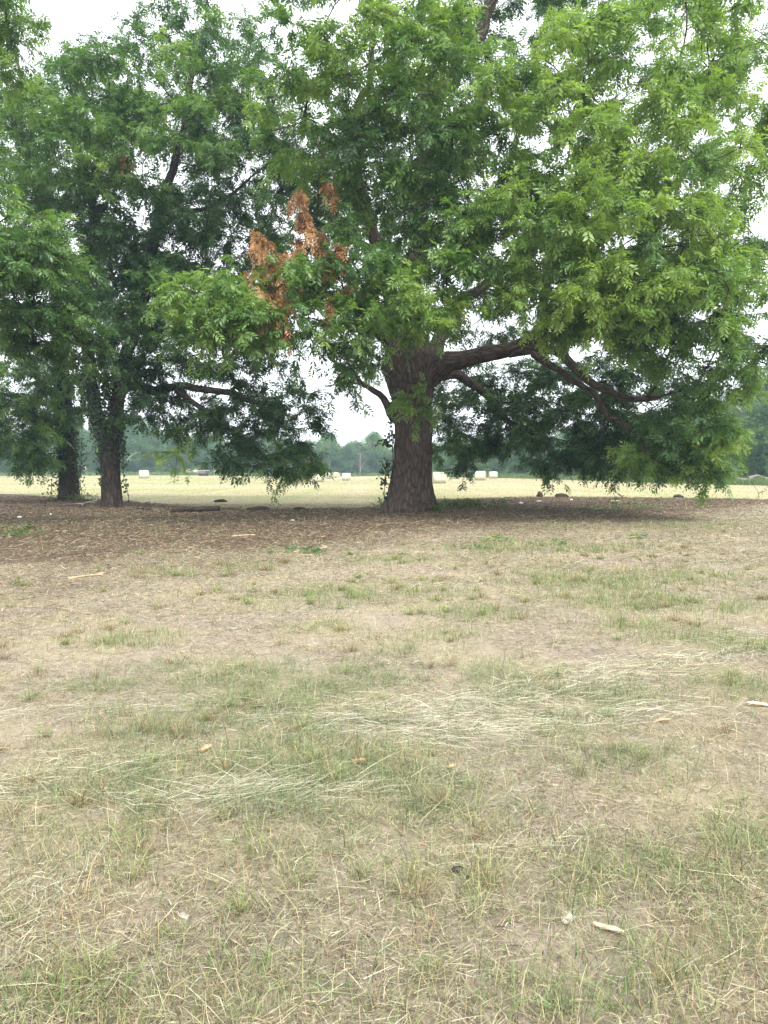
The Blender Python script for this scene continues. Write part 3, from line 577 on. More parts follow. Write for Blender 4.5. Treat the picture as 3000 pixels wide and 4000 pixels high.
# ---------------------------------------------------------------- grass, straw and litter
def ribbons(p, az, L, W, lift, curve, bend, segs, up0, side_tilt=0.6):
    """n bent ribbons: lying ones have up0 near 0, standing ones near 1"""
    n = len(p); t = np.linspace(0, 1, segs + 1)
    h = np.stack([np.cos(az), np.sin(az), 0 * az], -1); hs = np.stack([-np.sin(az), np.cos(az), 0 * az], -1)
    elev = up0[:, None] * (math.pi / 2) - bend[:, None] * t[None]
    ds = L[:, None] / segs
    cx = np.concatenate([np.zeros((n, 1)), np.cumsum(np.cos(elev[:, :-1]) * ds, 1)], 1)
    cz = np.concatenate([np.zeros((n, 1)), np.cumsum(np.sin(elev[:, :-1]) * ds, 1)], 1)
    cy = curve[:, None] * L[:, None] * t[None] ** 2
    C = p[:, None] + h[:, None] * cx[..., None] + hs[:, None] * cy[..., None]
    C[..., 2] += cz + lift[:, None]
    w = W[:, None] * 0.5 * (1 - 0.75 * t[None] ** 2)
    a = rng.normal(0, side_tilt, n)
    wd = hs * np.cos(a)[:, None] + np.array((0, 0, 1.0)) * np.sin(a)[:, None]
    V = np.stack([C - wd[:, None] * w[..., None], C + wd[:, None] * w[..., None]], 2)     # n, s+1, 2, 3
    b = np.arange(n)[:, None] * (segs + 1) * 2 + np.arange(segs)[None] * 2
    F = np.stack([b, b + 1, b + 3, b + 2], -1).reshape(-1, 4)
    return V.reshape(-1, 3), F
def scatter(n, y0, y1, power, pad=1.15):
    """n ground points in the wedge the photo sees, density falling with distance as Y**-power"""
    e = 2 - power; u = rng.random(n)
    y = (y0 ** e + u * (y1 ** e - y0 ** e)) ** (1 / e) if abs(e) > 1e-6 else y0 * (y1 / y0) ** u
    x = rng.uniform(-0.5, 0.5, n) * pad * y
    return x, y
def pal(cols, n, jit=0.12, p=None):
    c = np.array(cols)[rng.choice(len(cols), n, p=p)] * np.exp(rng.normal(0, jit, (n, 1))) * np.exp(rng.normal(0, 0.04, (n, 3)))
    return np.concatenate([np.clip(c, 0.01, 0.8), np.ones((n, 1))], 1)
STRAW = [(0.42, 0.355, 0.23), (0.56, 0.50, 0.36), (0.31, 0.265, 0.165), (0.23, 0.225, 0.13), (0.33, 0.335, 0.215), (0.18, 0.135, 0.085), (0.07, 0.055, 0.04)]
HAY = [(0.58, 0.55, 0.43), (0.50, 0.50, 0.37), (0.36, 0.39, 0.26), (0.66, 0.61, 0.47), (0.60, 0.56, 0.42), (0.18, 0.19, 0.12)]
GREEN = [(0.12, 0.19, 0.055), (0.17, 0.25, 0.075), (0.22, 0.29, 0.12), (0.06, 0.105, 0.035), (0.30, 0.33, 0.16), (0.42, 0.38, 0.21)]
DRY = [(0.36, 0.26, 0.14), (0.46, 0.37, 0.21), (0.27, 0.185, 0.105), (0.42, 0.38, 0.19), (0.23, 0.23, 0.10), (0.16, 0.11, 0.07)]
# where the photo shows green: px, py, radius m, strength
GT = [(1310, 2330, .55, 1), (1650, 2320, .35, 1), (1180, 2360, .4, .6), (2350, 2280, .8, 1), (2450, 2360, .6, 1), (2290, 2150, .5, .9), (1950, 2145, .7, .9), (2130, 2130, .4, .8), (2470, 2135, .3, .9), (1290, 2455, .25, .9), (510, 2510, .3, 1), (620, 2610, .2, .8),
      (1740, 2490, .25, 1), (1590, 2540, .35, .9), (1900, 2400, .4, .7), (2500, 2450, .3, 1), (2720, 2510, .35, 1.2), (2900, 2530, .3, 1), (2650, 2260, .7, .6), (2850, 2380, .5, .7), (420, 2680, .25, .9), (1020, 2660, .5, 1.2), (1200, 2700, .4, 1), (1000, 2800, .55, 1), (750, 2840, .45, .8), (1500, 2640, .3, .8),
      (1900, 2640, .35, .9), (2200, 2740, .35, 1.2), (2420, 2720, .3, .9), (2870, 2690, .3, .9), (1300, 2890, .45, 1.2), (1450, 2900, .35, 1), (1330, 3020, .5, 1.2), (900, 3040, .5, .9), (1650, 3100, .35, .6), (2200, 2900, .35, .7), (2450, 2960, .3, .6), (450, 3100, .4, .6), (600, 3200, .4, .7), (1100, 3250, .4, .7), (1400, 3280, .3, .7),
      (1720, 3500, .22, .9), (1880, 3440, .2, .9), (2330, 3430, .3, 1), (2600, 3400, .25, .8), (200, 3870, .16, 1.1), (500, 3880, .16, .8), (860, 3960, .16, 1.2), (1020, 3850, .2, .7), (2090, 3930, .2, .9), (2150, 3560, .12, .8), (2850, 3300, .16, .6), (1750, 3880, .25, .5), (2480, 3850, .25, .8), (2900, 3650, .2, .4), (950, 2220, .5, .5), (650, 2240, .4, .5), (1500, 2200, .5, .5), (2700, 2060, 1.0, .6), (2200, 2060, .6, .4)]
GTP = [(on_ground(a, b), r * (.85 if b > 3300 else 1), s * (.45 if b > 3300 else 1.5 if 2580 < b < 3120 and a < 1800 else 1)) for a, b, r, s in GT]
def greenness(x, y):
    g_ = np.zeros_like(x)
    for p, r, s in GTP: g_ = np.maximum(g_, s * np.exp(-(((x - p[0]) / (1.25 * r)) ** 2 + ((y - p[1]) / r) ** 2)))
    return g_
def lay(name, label, x, y, keep, **k):
    pass

# lying dry straw all over the near ground
n = 620000; x, y = scatter(n, 1.7, 34, 1.35)
m_, f_ = zones(x, y); cover = n2(x, y, 1.3, 61, 3)
keep = rng.random(n) < np.clip((0.45 + 1.6 * (cover - 0.42)) * (1 - 0.75 * m_), 0.10, 1.0)
x, y = x[keep], y[keep]; n = len(x); sc_ = np.clip(y / 8, 0.75, 2.6)
grow = greenness(x, y); colr = pal(STRAW, n, 0.18)
gg = np.clip(grow * 0.9, 0, 0.8)[:, None] * rng.random((n, 1)); colr[:, :3] = colr[:, :3] * (1 - gg) + np.array((0.30, 0.34, 0.15)) * gg
V, F = ribbons(np.stack([x, y, gz(x, y)], -1), rng.uniform(0, 6.283, n), np.where(rng.random(n) < .07, rng.gamma(3, 0.035, n), rng.gamma(2.2, 0.016, n)) * np.clip(sc_, 1, 1.8) + 0.014, rng.uniform(0.0016, 0.0042, n) * np.clip(y / 7, 0.7, 3.0), rng.uniform(0.001, 0.022, n), rng.normal(0, 0.18, n), rng.normal(0.25, 0.35, n), 2, rng.normal(0.08, 0.12, n))
o = quads('dry_straw', V, F, M_STRAW, None, {'col': ('FACE', 'FLOAT_COLOR', np.repeat(colr, 2, 0))}); tag(o, 'loose pale straw strewn over the bare foreground soil', 'straw', kind='stuff')

# standing stubble
n = 95000; x, y = scatter(n, 1.7, 26, 1.3); m_, f_ = zones(x, y); cover = n2(x, y, 0.9, 83, 4); fine_ = n2(x, y, 5.0, 91, 2)
keep = rng.random(n) < np.clip((1.9 * (cover - 0.36) + 0.9 * (fine_ - 0.45)) * (1 - m_), 0.02, 1)
x, y = x[keep], y[keep]; n = len(x); sc_ = np.clip(y / 8, 0.8, 2.4)
V, F = ribbons(np.stack([x, y, gz(x, y) - 0.005], -1), rng.uniform(0, 6.283, n), rng.gamma(3, 0.016, n) + 0.015, rng.uniform(0.0016, 0.0036, n) * sc_, 0 * x, rng.normal(0, 0.1, n), rng.normal(0.3, 0.45, n), 3, rng.normal(0.72, 0.18, n), 0.2)
o = quads('dry_stubble', V, F, M_STRAW, None, {'col': ('FACE', 'FLOAT_COLOR', np.repeat(pal(DRY, n, 0.2), 3, 0))}); tag(o, 'short tan cut stubble standing in the foreground soil', 'stubble', kind='stuff')

# green grass
n = 560000; x, y = scatter(n, 1.7, 30, 1.25); gr_ = greenness(x, y); cl = n2(x, y, 5.5, 21, 2)
keep = rng.random(n) < np.clip(gr_ * (0.22 + 3.6 * (cl - 0.42)), 0, 1) * 0.9 + 0.02 * (n2(x, y, 0.6, 47) > 0.5)
x, y = x[keep], y[keep]; n = len(x); sc_ = np.clip(y / 8, 0.8, 2.2)
mat_ = (y > 3.3) & (y < 6.6) & (rng.random(n) < .8)        # the middle patches lie flattened and matted
V, F = ribbons(np.stack([x, y, gz(x, y) - 0.005], -1), rng.uniform(0, 6.283, n), rng.gamma(4, 0.02, n) * (0.8 + 0.05 * y.clip(0, 12)) + 0.02, rng.uniform(0.0018, 0.0042, n) * sc_, 0 * x, rng.normal(0, 0.2, n), np.where(mat_, 0.5, 0.8) + rng.normal(0, 0.5, n), 3, np.where(mat_, 0.36, 0.66) + rng.normal(0, 0.2, n), 0.3)
gcol = pal(GREEN, n, 0.2); gm = pal([(0.085, 0.14, 0.055), (0.13, 0.19, 0.085), (0.20, 0.25, 0.13), (0.26, 0.28, 0.15)], n, 0.2); gcol[mat_] = gm[mat_]
o = quads('green_grass', V, F, M_BLADE, None, {'col': ('FACE', 'FLOAT_COLOR', np.repeat(gcol, 3, 0))}); tag(o, 'sparse green grass tufts growing through the foreground straw', 'grass', kind='stuff')

# tight tufts, green at the tip and brown at the foot
nt_ = 620; tx, ty = scatter(nt_, 1.9, 16, 1.0); ok = rng.random(nt_) < np.clip(0.25 + greenness(tx, ty) + 1.5 * (n2(tx, ty, .7, 19) - .45), .05, 1); tx, ty = tx[ok], ty[ok]
bag = Bag()
for cx, cy in zip(tx, ty):
    if zones(np.array([cx]), np.array([cy]))[0][0] > .5: continue
    m = int(rng.integers(35, 110)); r = rng.uniform(.015, .06) * (1 + cy * .06); a = rng.uniform(0, 6.283, m); q = np.abs(rng.normal(0, 1, m)) * r
    x = cx + q * np.cos(a); y = cy + q * np.sin(a) * .8; grn = rng.random() < .55; k = rng.uniform(.55, 1.15)
    V, F = ribbons(np.stack([x, y, gz(x, y) - .005], -1), a + rng.normal(0, .5, m), (rng.gamma(4, .018, m) + .025) * k, rng.uniform(.0018, .0038, m) * np.clip(cy / 7, .75, 2.4), 0 * x, rng.normal(0, .15, m), rng.normal(.8, .4, m), 3, rng.normal(.70, .16, m), .3)
    cc = pal([(.14, .22, .06), (.20, .28, .08), (.26, .32, .12), (.36, .34, .17)] if grn else DRY, m, .2)
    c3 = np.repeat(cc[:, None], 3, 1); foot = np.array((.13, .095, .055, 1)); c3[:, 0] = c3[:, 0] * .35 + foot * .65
    bag.add(V, F, col=c3.reshape(-1, 4))
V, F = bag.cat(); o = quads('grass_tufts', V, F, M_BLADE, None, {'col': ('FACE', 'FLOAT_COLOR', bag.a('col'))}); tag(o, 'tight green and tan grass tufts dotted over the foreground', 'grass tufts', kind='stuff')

# raked swaths of long cut hay: px, py, direction deg, length m, width m, count
SW = [(2050, 2740, 12, 1.1, .35, 700), (2350, 2650, 20, 1.3, .3, 800), (2650, 2580, 22, 1.0, .25, 400), (1650, 2800, 5, 1.2, .4, 700), (1300, 2790, 0, 1.2, .3, 420), (2050, 2840, 9, .9, .16, 420), (2450, 2790, -4, .8, .2, 380), (1850, 2900, 8, .6, .18, 300), (900, 3110, 3, .75, .22, 650), (1150, 3090, 6, .6, .15, 260), (650, 3000, -10, .8, .25, 330),
      (120, 3540, 65, .45, .2, 420), (60, 3080, 10, .5, .25, 300), (2000, 3330, 16, .5, .08, 60), (1800, 3380, 12, .4, .06, 30), (1250, 3870, -3, .25, .03, 14), (2600, 3850, -14, .25, .03, 12), (2950, 2500, 20, .9, .25, 300), (300, 2780, 12, .9, .2, 160), (1500, 2860, 0, .8, .2, 260)]
bag = Bag()
for (a, b, dg, ln, wd, cnt) in SW:
    cnt = max(10, int(cnt * 1.15)); wd *= 1.0
    p = on_ground(a, b); d0 = R(dg)
    u = rng.normal(0, 0.5, cnt) * ln; v = rng.normal(0, 0.5, cnt) * wd
    x = p[0] + u * math.cos(d0) - v * math.sin(d0); y = p[1] + u * math.sin(d0) + v * math.cos(d0)
    ck = n2(x, y, 3.0, 55, 2); az = d0 + (ck - .5) * 2.6 + rng.normal(0, 0.55, cnt) + math.pi * rng.integers(0, 2, cnt)
    L = (rng.gamma(2.4, 0.05, cnt) + 0.04) * (1.0 if p[1] > 3.4 else 0.6); W = rng.uniform(0.0016, 0.0036, cnt) * np.clip(p[1] / 6, 0.55, 1.6)
    V, F = ribbons(np.stack([x, y, gz(x, y)], -1), az, L, W, np.abs(rng.normal(0, 0.022, cnt)) + 0.004, rng.normal(0, 0.12, cnt), rng.normal(0.18, 0.12, cnt), 4, rng.normal(0.05, 0.05, cnt))
    bag.add(V, F, col=np.repeat(pal(HAY, cnt, 0.15), 4, 0))
V, F = bag.cat(); o = quads('raked_hay', V, F, M_STRAW, None, {'col': ('FACE', 'FLOAT_COLOR', bag.a('col'))}); tag(o, 'grey-green windrow wisps of long cut hay across the foreground', 'hay', kind='stuff')

# leaf and chip litter under the trees
n = 260000; x, y = scatter(n, 7, 46, 0.9); m_, f_ = zones(x, y)
keep = rng.random(n) < m_ * (0.35 + 0.9 * n2(x, y, 0.8, 71)) ; x, y = x[keep], y[keep]; n = len(x); sc_ = np.clip(y / 18, 0.7, 1.6)
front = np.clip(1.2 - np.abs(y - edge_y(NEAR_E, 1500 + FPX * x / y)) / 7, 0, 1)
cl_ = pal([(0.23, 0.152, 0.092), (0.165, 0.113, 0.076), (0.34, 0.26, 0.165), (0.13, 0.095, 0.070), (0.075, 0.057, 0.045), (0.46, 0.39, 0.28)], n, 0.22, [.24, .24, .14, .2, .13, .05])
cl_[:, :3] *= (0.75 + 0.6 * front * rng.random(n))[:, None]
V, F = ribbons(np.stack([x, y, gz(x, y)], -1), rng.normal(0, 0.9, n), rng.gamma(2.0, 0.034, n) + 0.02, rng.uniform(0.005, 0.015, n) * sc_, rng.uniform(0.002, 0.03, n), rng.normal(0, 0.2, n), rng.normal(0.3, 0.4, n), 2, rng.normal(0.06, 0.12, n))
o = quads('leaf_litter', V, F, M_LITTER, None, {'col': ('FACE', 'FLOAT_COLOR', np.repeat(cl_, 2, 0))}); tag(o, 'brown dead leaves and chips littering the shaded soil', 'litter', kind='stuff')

# mown stubble of the hayfield
n = 110000; x, y = scatter(n, 28, 150, 1.0, 1.3); m_, f_ = zones(x, y)
keep = rng.random(n) < f_; x, y = x[keep], y[keep]; n = len(x)
gn = np.clip((n2(x * 0.25, y, 0.09, 15, 3) - 0.47) * 6 + 0.5 * sstep(-8, -25, x), 0, 1)[:, None]
cc = pal([(0.34, 0.30, 0.19), (0.38, 0.33, 0.235), (0.30, 0.28, 0.155)], n, 0.15); cc[:, :3] = cc[:, :3] * (1 - 0.75 * gn) + np.array((0.235, 0.285, 0.11)) * 0.75 * gn
V, F = ribbons(np.stack([x, y, gz(x, y) - 0.01], -1), rng.uniform(0, 6.283, n), rng.uniform(0.04, 0.10, n), rng.uniform(0.008, 0.02, n) * y / 35, 0 * x, rng.normal(0, 0.2, n), rng.normal(0.7, 0.5, n), 2, rng.normal(0.6, 0.2, n), 0.3)
o = quads('hayfield_stubble', V, F, M_STRAW, None, {'col': ('FACE', 'FLOAT_COLOR', np.repeat(cc, 2, 0))}); tag(o, 'sunlit mown stubble of the hayfield behind the trees', 'stubble', kind='stuff')

# the line of the wood edge on the ground: photo px -> distance
def edge_dist(px): return np.interp(px, [-600, 0, 1000, 1560, 1700, 2000, 2300, 2700, 3000, 3600], [150, 165, 186, 200, 158, 130, 104, 84, 76, 66])
n = 60000; px = rng.uniform(-250, 3300, n); yy = edge_dist(px) - rng.uniform(0.0, 1.0, n) ** 1.2 * np.interp(px, [0, 1500, 2300, 3000], [9, 8, 8, 7.5]) + 1.5
x = (px - 1500) / FPX * yy; y = yy
V, F = ribbons(np.stack([x, y, gz(x, y) - 0.02], -1), rng.uniform(0, 6.283, n), rng.uniform(0.4, 1.0, n), rng.uniform(0.02, 0.05, n) * y / 90, 0 * x, rng.normal(0, 0.1, n), rng.normal(0.5, 0.4, n), 3, rng.normal(0.82, 0.14, n), 0.3)
o = quads('tall_grass', V, F, M_BLADE, None, {'col': ('FACE', 'FLOAT_COLOR', np.repeat(pal([(0.10, 0.19, 0.06), (0.14, 0.22, 0.07), (0.20, 0.26, 0.09), (0.30, 0.30, 0.14)], n, 0.15, [.35, .35, .2, .1]), 3, 0))}); tag(o, 'strip of uncut green grass along the wood edge', 'grass', kind='stuff')

# weeds about the foot of the big trunk and along its shade
def weeds(name, label, spots, size, mat, tint):
    b = Bag()
    for (a, c, rr, cnt) in spots:
        p = on_ground(a, c); u = rng.normal(0, 0.5, (cnt, 2)) * np.array((rr, rr * 0.8)); x = p[0] + u[:, 0]; y = p[1] + u[:, 1]
        P_ = np.stack([x, y, gz(x, y) + rng.uniform(0.02, 0.22, cnt) * size / 0.2], -1); d = norm(rng.normal(size=(cnt, 3)) * np.array((1, 1, 0.3)) + np.array((0, 0, 0.25)))
        place_fronds(P_, d, size * rng.uniform(0.6, 1.3, cnt), rng.normal(tint, 0.2, cnt), TPL_SMALL, b)
    V, F = b.cat(); o = quads(name, V, F, mat, None, {'tint': ('FACE', 'FLOAT', b.a('tint'))}); return tag(o, label, 'weeds', kind='stuff')
weeds('weeds', 'low dark green weeds at the foot of the huge trunk', [(1760, 1985, .7, 190), (1850, 1982, .7, 150), (1700, 2000, .5, 90), (1950, 1985, .6, 60), (1500, 1985, .35, 70), (2480, 1985, 1.5, 90), (2330, 1995, .9, 40), (330, 1957, .6, 90), (210, 1955, .4, 40), (80, 2095, .5, 40)], 0.26, M_IVY, 0.95)

# ---------------------------------------------------------------- small things on the ground
def stick(name, label, a, b, r, mat, cat, lift=0.0, knots=2, group=None):
    """a bent branch or stalk from pixel a to pixel b on the ground"""
    p, q = on_ground(*a), on_ground(*b); L = np.linalg.norm(q - p); mid = (p + q) / 2
    pts = [p + (0, 0, r * .8), p + (q - p) * 0.33 + rng.normal(0, 0.04 * L, 3) * (1, 1, 0) + (0, 0, r * .9 + lift * .6), p + (q - p) * 0.68 + rng.normal(0, 0.04 * L, 3) * (1, 1, 0) + (0, 0, r * .8 + lift), q + (0, 0, r * .7 + lift)]
    P_ = smooth_path(pts, max(L / 12, 0.02)); root = np.array((mid[0], mid[1], float(gz(mid[0], mid[1]))))
    rad = np.full(len(P_), r) * np.linspace(1, 0.6, len(P_)); rad[0] *= 0.6; rad[-1] *= 0.5
    b_ = Bag(); V, F, bk = tube(P_, rad, 7, 0.15); b_.add(V, F, bark=bk)
    for _ in range(knots):
        i_ = rng.integers(2, len(P_) - 2); e = norm(rng.normal(size=3) * (1, 1, .4) + (0, 0, .4)) * L * rng.uniform(.12, .25)
        V, F, bk = tube(np.array([P_[i_], P_[i_] + e * .5 + (0, 0, .01), P_[i_] + e]), [r * .6, r * .45, r * .2], 5); b_.add(V, F, bark=bk)
    V, F = b_.cat(); o = quads(name, V, F, mat, None, {'bark': ('POINT', 'FLOAT_VECTOR', b_.a('bark'))}, True, root); return tag(o, label, cat, group)
M_STICK = bark_mat('pale_wood', (0.34, 0.25, 0.15), (0.62, 0.50, 0.33), 1.5, 0.3)
stick('fallen_branch', 'pale dry stick lying in the straw at the left', (265, 2263), (405, 2246), 0.018, M_STICK, 'stick', knots=1)
stick('fallen_branch', 'long pale stick on the brown litter in front of the huge trunk', (905, 2098), (1000, 2090), 0.022, M_STICK, 'stick', knots=0)
stick('fallen_branch', 'two-pronged pale stick beside the wilted green sprig', (1235, 2152), (1278, 2138), 0.022, M_STICK, 'stick', knots=2)
stick('fallen_branch', 'thin grey twig on the litter just right of the forked ivy trunk', (520, 1990), (590, 1995), 0.025, M_BARK_DARK, 'stick', lift=0.03, knots=3)
stick('fallen_branch', 'bleached forked branch between the two ivy trunks', (318, 1978), (358, 1962), 0.04, M_BARK_PALE, 'branch', lift=0.08, knots=3)
stick('dry_stalk', 'thin dry stalk standing right of the huge trunk', (1705, 1950), (1760, 1922), 0.010, M_STICK, 'stalk', lift=0.10, knots=3)
stick('dead_branch', 'small dead branch sticking up at the right edge of the litter', (2965, 1945), (2985, 1928), 0.02, M_BARK_DARK, 'branch', lift=0.25, knots=3)

# fallen log
lp, lq = on_ground(668, 2001), on_ground(858, 1997)
P_ = np.linspace(lp + (0, 0, .085), lq + (0, 0, .10), 14); rad = np.full(14, 0.10) * (1 + 0.06 * rng.normal(size=14))
log = empty('fallen_log', (lp + lq) / 2, 'dark brown log lying on the litter between the trunks', 'log'); lo = np.array(log.location)
V, F, bk = tube(P_, rad, 16, 0.12); quads('bark', V - lo, F, M_BARK_DARK, log, {'bark': ('POINT', 'FLOAT_VECTOR', bk)}, True)
M_CUT = plain('cut_wood', (0.10, 0.07, 0.05), (0.24, 0.17, 0.12), 20)
for e, s in ((0, -1), (13, 1)):
    bm = bmesh.new(); d = Vector(P_[13] - P_[0]).normalized() * s
    bmesh.ops.create_cone(bm, cap_ends=True, segments=16, radius1=rad[e] * 0.97, radius2=rad[e] * 0.86, depth=0.03, matrix=Matrix.Translation(Vector(P_[e] - lo) + d * 0.012) @ d.to_track_quat('Z', 'Y').to_matrix().to_4x4())
    bm_obj('cut_end', bm, M_CUT, log)

def lump(name, label, cat, px, py, size, mat, flat=(1, 1, .5), seed=0, group=None):
    """an irregular clod, stone or scrap half sunk in the ground"""
    p = on_ground(px, py); bm = bmesh.new(); bmesh.ops.create_icosphere(bm, subdivisions=3, radius=1.0)
    for v in bm.verts:
        k = 0.62 + 0.9 * float(fbm(np.array(v.co) * 1.6 + seed * 3.1 + 50, 4)) - 0.07
        v.co = Vector((v.co.x * size * flat[0] * k, v.co.y * size * flat[1] * k, v.co.z * size * flat[2] * k))
    o = bm_obj(name, bm, mat, None, False); o.location = (p[0], p[1], p[2] + size * flat[2] * 0.35); o.rotation_euler[2] = seed * 1.3
    return tag(o, label, cat, group)
M_CLOD = plain('dark_soil', (0.020, 0.014, 0.011), (0.085, 0.058, 0.042), 14, 0.95, 0.8, 0.03)
M_WHITE = plain('white_scrap', (0.55, 0.54, 0.52), (0.82, 0.82, 0.80), 10, 0.6)
M_STONE = plain('pale_stone', (0.30, 0.27, 0.22), (0.56, 0.52, 0.45), 30, 0.9)
M_BLACK = plain('black_clod', (0.012, 0.012, 0.016), (0.05, 0.05, 0.055), 12, 0.7)
G1 = 'soil heaps along the edge of the litter'
lump('soil_heap', 'long dark heap of soil right of the fallen log', 'soil heap', 1010, 1992, 0.62, M_CLOD, (1.1, .5, .16), 1, G1)
lump('soil_heap', 'small dark soil heap between the log heap and the huge trunk', 'soil heap', 1172, 1992, 0.26, M_CLOD, (1.0, .7, .35), 2, G1)
lump('soil_heap', 'dark soil heap on the stubble edge behind the fallen log', 'soil heap', 862, 1962, 0.28, M_CLOD, (1.1, .6, .35), 3, G1)
lump('soil_heap', 'tall dark clod on the litter edge under the right limb', 'soil heap', 2108, 1940, 0.22, M_CLOD, (.8, .7, .9), 4, G1)
lump('soil_heap', 'wide dark soil heap just right of the tall clod', 'soil heap', 2195, 1941, 0.36, M_CLOD, (1.1, .6, .4), 5, G1)
lump('soil_heap', 'flat dark soil heap under the tip of the right boughs', 'soil heap', 2650, 1943, 0.42, M_CLOD, (1.0, .6, .28), 6, G1)
G2 = 'white scraps lying on the litter'
lump('white_scrap', 'white scrap on the brown litter at the far left', 'scrap', 77, 2024, 0.075, M_WHITE, (1, .8, .6), 7, G2)
lump('white_scrap', 'small white scrap below the leftmost trunk', 'scrap', 198, 2011, 0.05, M_WHITE, (.7, .7, .8), 8, G2)
lump('white_scrap', 'white scrap nearest the weeds right of the huge trunk', 'scrap', 2035, 1968, 0.10, M_WHITE, (1, .8, .6), 9, G2)
lump('white_scrap', 'flat white scrap below the tall clod', 'scrap', 2105, 1959, 0.12, M_WHITE, (1.3, .8, .35), 10, G2)
lump('white_scrap', 'white scrap below the wide soil heap', 'scrap', 2232, 1955, 0.09, M_WHITE, (1, .8, .6), 11, G2)
lump('white_scrap', 'white scrap on the dark litter in front of the soil heaps', 'scrap', 1142, 2034, 0.06, M_WHITE, (1.3, .8, .5), 12, G2)
lump('stone', 'chalky white stone in the straw at the lower right', 'stone', 2215, 3590, 0.024, M_STONE, (1.5, .8, .42), 13)
lump('stone', 'flat pale stone in the straw at the lower left', 'stone', 720, 3580, 0.014, M_STONE, (1.5, 1, .45), 14)
lump('dark_clod', 'black clod half hidden in the foreground grass', 'clod', 1785, 3402, 0.018, M_BLACK, (1.2, .9, .8), 15)

def slab(name, label, cat, px, py, L, W, T, rz, mat, tilt=0.1, curl=0.0, group=None):
    """a curled plate of bark, chip or dead leaf"""
    p = on_ground(px, py); n_ = 10; k = 5; V = []
    for i_ in range(n_ + 1):
        t = i_ / n_ - 0.5
        for j_ in range(k + 1):
            s_ = j_ / k - 0.5; w_ = W * (1 - (2 * abs(t)) ** 3 * 0.6) * (1 + 0.12 * math.sin(i_ * 2.1 + px))
            V.append((t * L, s_ * w_, curl * (s_ * 2) ** 2 * W + 0.02 * L * math.sin(t * 5 + px)))
    V = np.array(V); top = V + (0, 0, T); nv = len(V); Fq = []
    for i_ in range(n_):
        for j_ in range(k):
            a = i_ * (k + 1) + j_; b = a + k + 1
            Fq += [(a, b, b + 1, a + 1), (nv + a, nv + a + 1, nv + b + 1, nv + b)]
    ring = [i_ * (k + 1) for i_ in range(n_ + 1)] + [n_ * (k + 1) + j_ for j_ in range(1, k + 1)] + [i_ * (k + 1) + k for i_ in range(n_ - 1, -1, -1)] + [j_ for j_ in range(k - 1, 0, -1)]
    for a, b in zip(ring, ring[1:] + ring[:1]): Fq.append((a, nv + a, nv + b, b))
    o = quads(name, np.vstack([V, top]), Fq, mat); o.location = (p[0], p[1], p[2] + 0.012); o.rotation_euler = (rng.normal(0, .12), tilt, R(rz)); return tag(o, label, cat, group)
M_CHIP = plain('split_wood', (0.48, 0.36, 0.24), (0.72, 0.58, 0.42), 30, 0.85, 0.5, 0.004, (1, 6, 1))
M_TANLEAF = plain('tan_leaf', (0.36, 0.24, 0.14), (0.58, 0.42, 0.27), 40, 0.8)
slab('wood_chip', 'splintered tan wood chip in the lower right straw', 'wood chip', 2375, 3640, 0.105, 0.019, 0.008, -22, M_CHIP)
slab('wood_chip', 'orange-tan strip of wood at the right edge of the straw', 'wood chip', 2980, 2762, 0.20, 0.03, 0.010, -12, M_CHIP)
slab('bark_piece', 'large pale bark piece on the litter under the right boughs', 'bark', 2400, 1962, 0.42, 0.14, 0.03, 4, M_STICK, 0.05, 0.3)
G3 = 'curled tan leaves in the foreground straw'
slab('dead_leaf', 'round curled tan leaf in the green patch left of centre', 'leaf', 805, 2940, 0.075, 0.055, 0.002, 20, M_TANLEAF, -0.3, 0.35, G3)
slab('dead_leaf', 'long curled tan leaf in the darkest green patch at centre', 'leaf', 1400, 2985, 0.085, 0.035, 0.002, -5, M_TANLEAF, -0.1, 0.4, G3)
slab('dead_leaf', 'tan leaf on the straw right of the upper hay wisp', 'leaf', 2590, 2825, 0.10, 0.03, 0.002, 4, M_TANLEAF, -0.1, 0.4, G3)
slab('dead_leaf', 'small tan leaf right of the central green patch', 'leaf', 1765, 3008, 0.05, 0.03, 0.002, 12, M_TANLEAF, -0.2, 0.4, G3)

# wooden stake by the big trunk
sp_ = on_ground(1490, 1985); st = empty('wooden_stake', sp_, 'short leaning wooden stake left of the huge trunk foot', 'stake'); st.rotation_euler = (0, R(-14), 0.3)
bm = bmesh.new(); bmesh.ops.create_cube(bm, size=1); bmesh.ops.scale(bm, vec=(0.06, 0.045, 0.46), verts=bm.verts); bmesh.ops.translate(bm, vec=(0, 0, 0.20), verts=bm.verts)
for v in bm.verts:
    if v.co.z < 0: v.co.x *= 0.3; v.co.y *= 0.3
bmesh.ops.bevel(bm, geom=bm.edges[:], offset=0.006, segments=1); bm_obj('post', bm, plain('raw_timber', (0.30, 0.19, 0.11), (0.46, 0.31, 0.19), 30, 0.8, 0.4, 0.004, (6, 6, 1)), st)
bm = bmesh.new(); bmesh.ops.create_cube(bm, size=1); bmesh.ops.scale(bm, vec=(0.064, 0.05, 0.02), verts=bm.verts); bmesh.ops.translate(bm, vec=(0, 0, 0.44), verts=bm.verts)
bm_obj('post_top', bm, M_STICK, st)

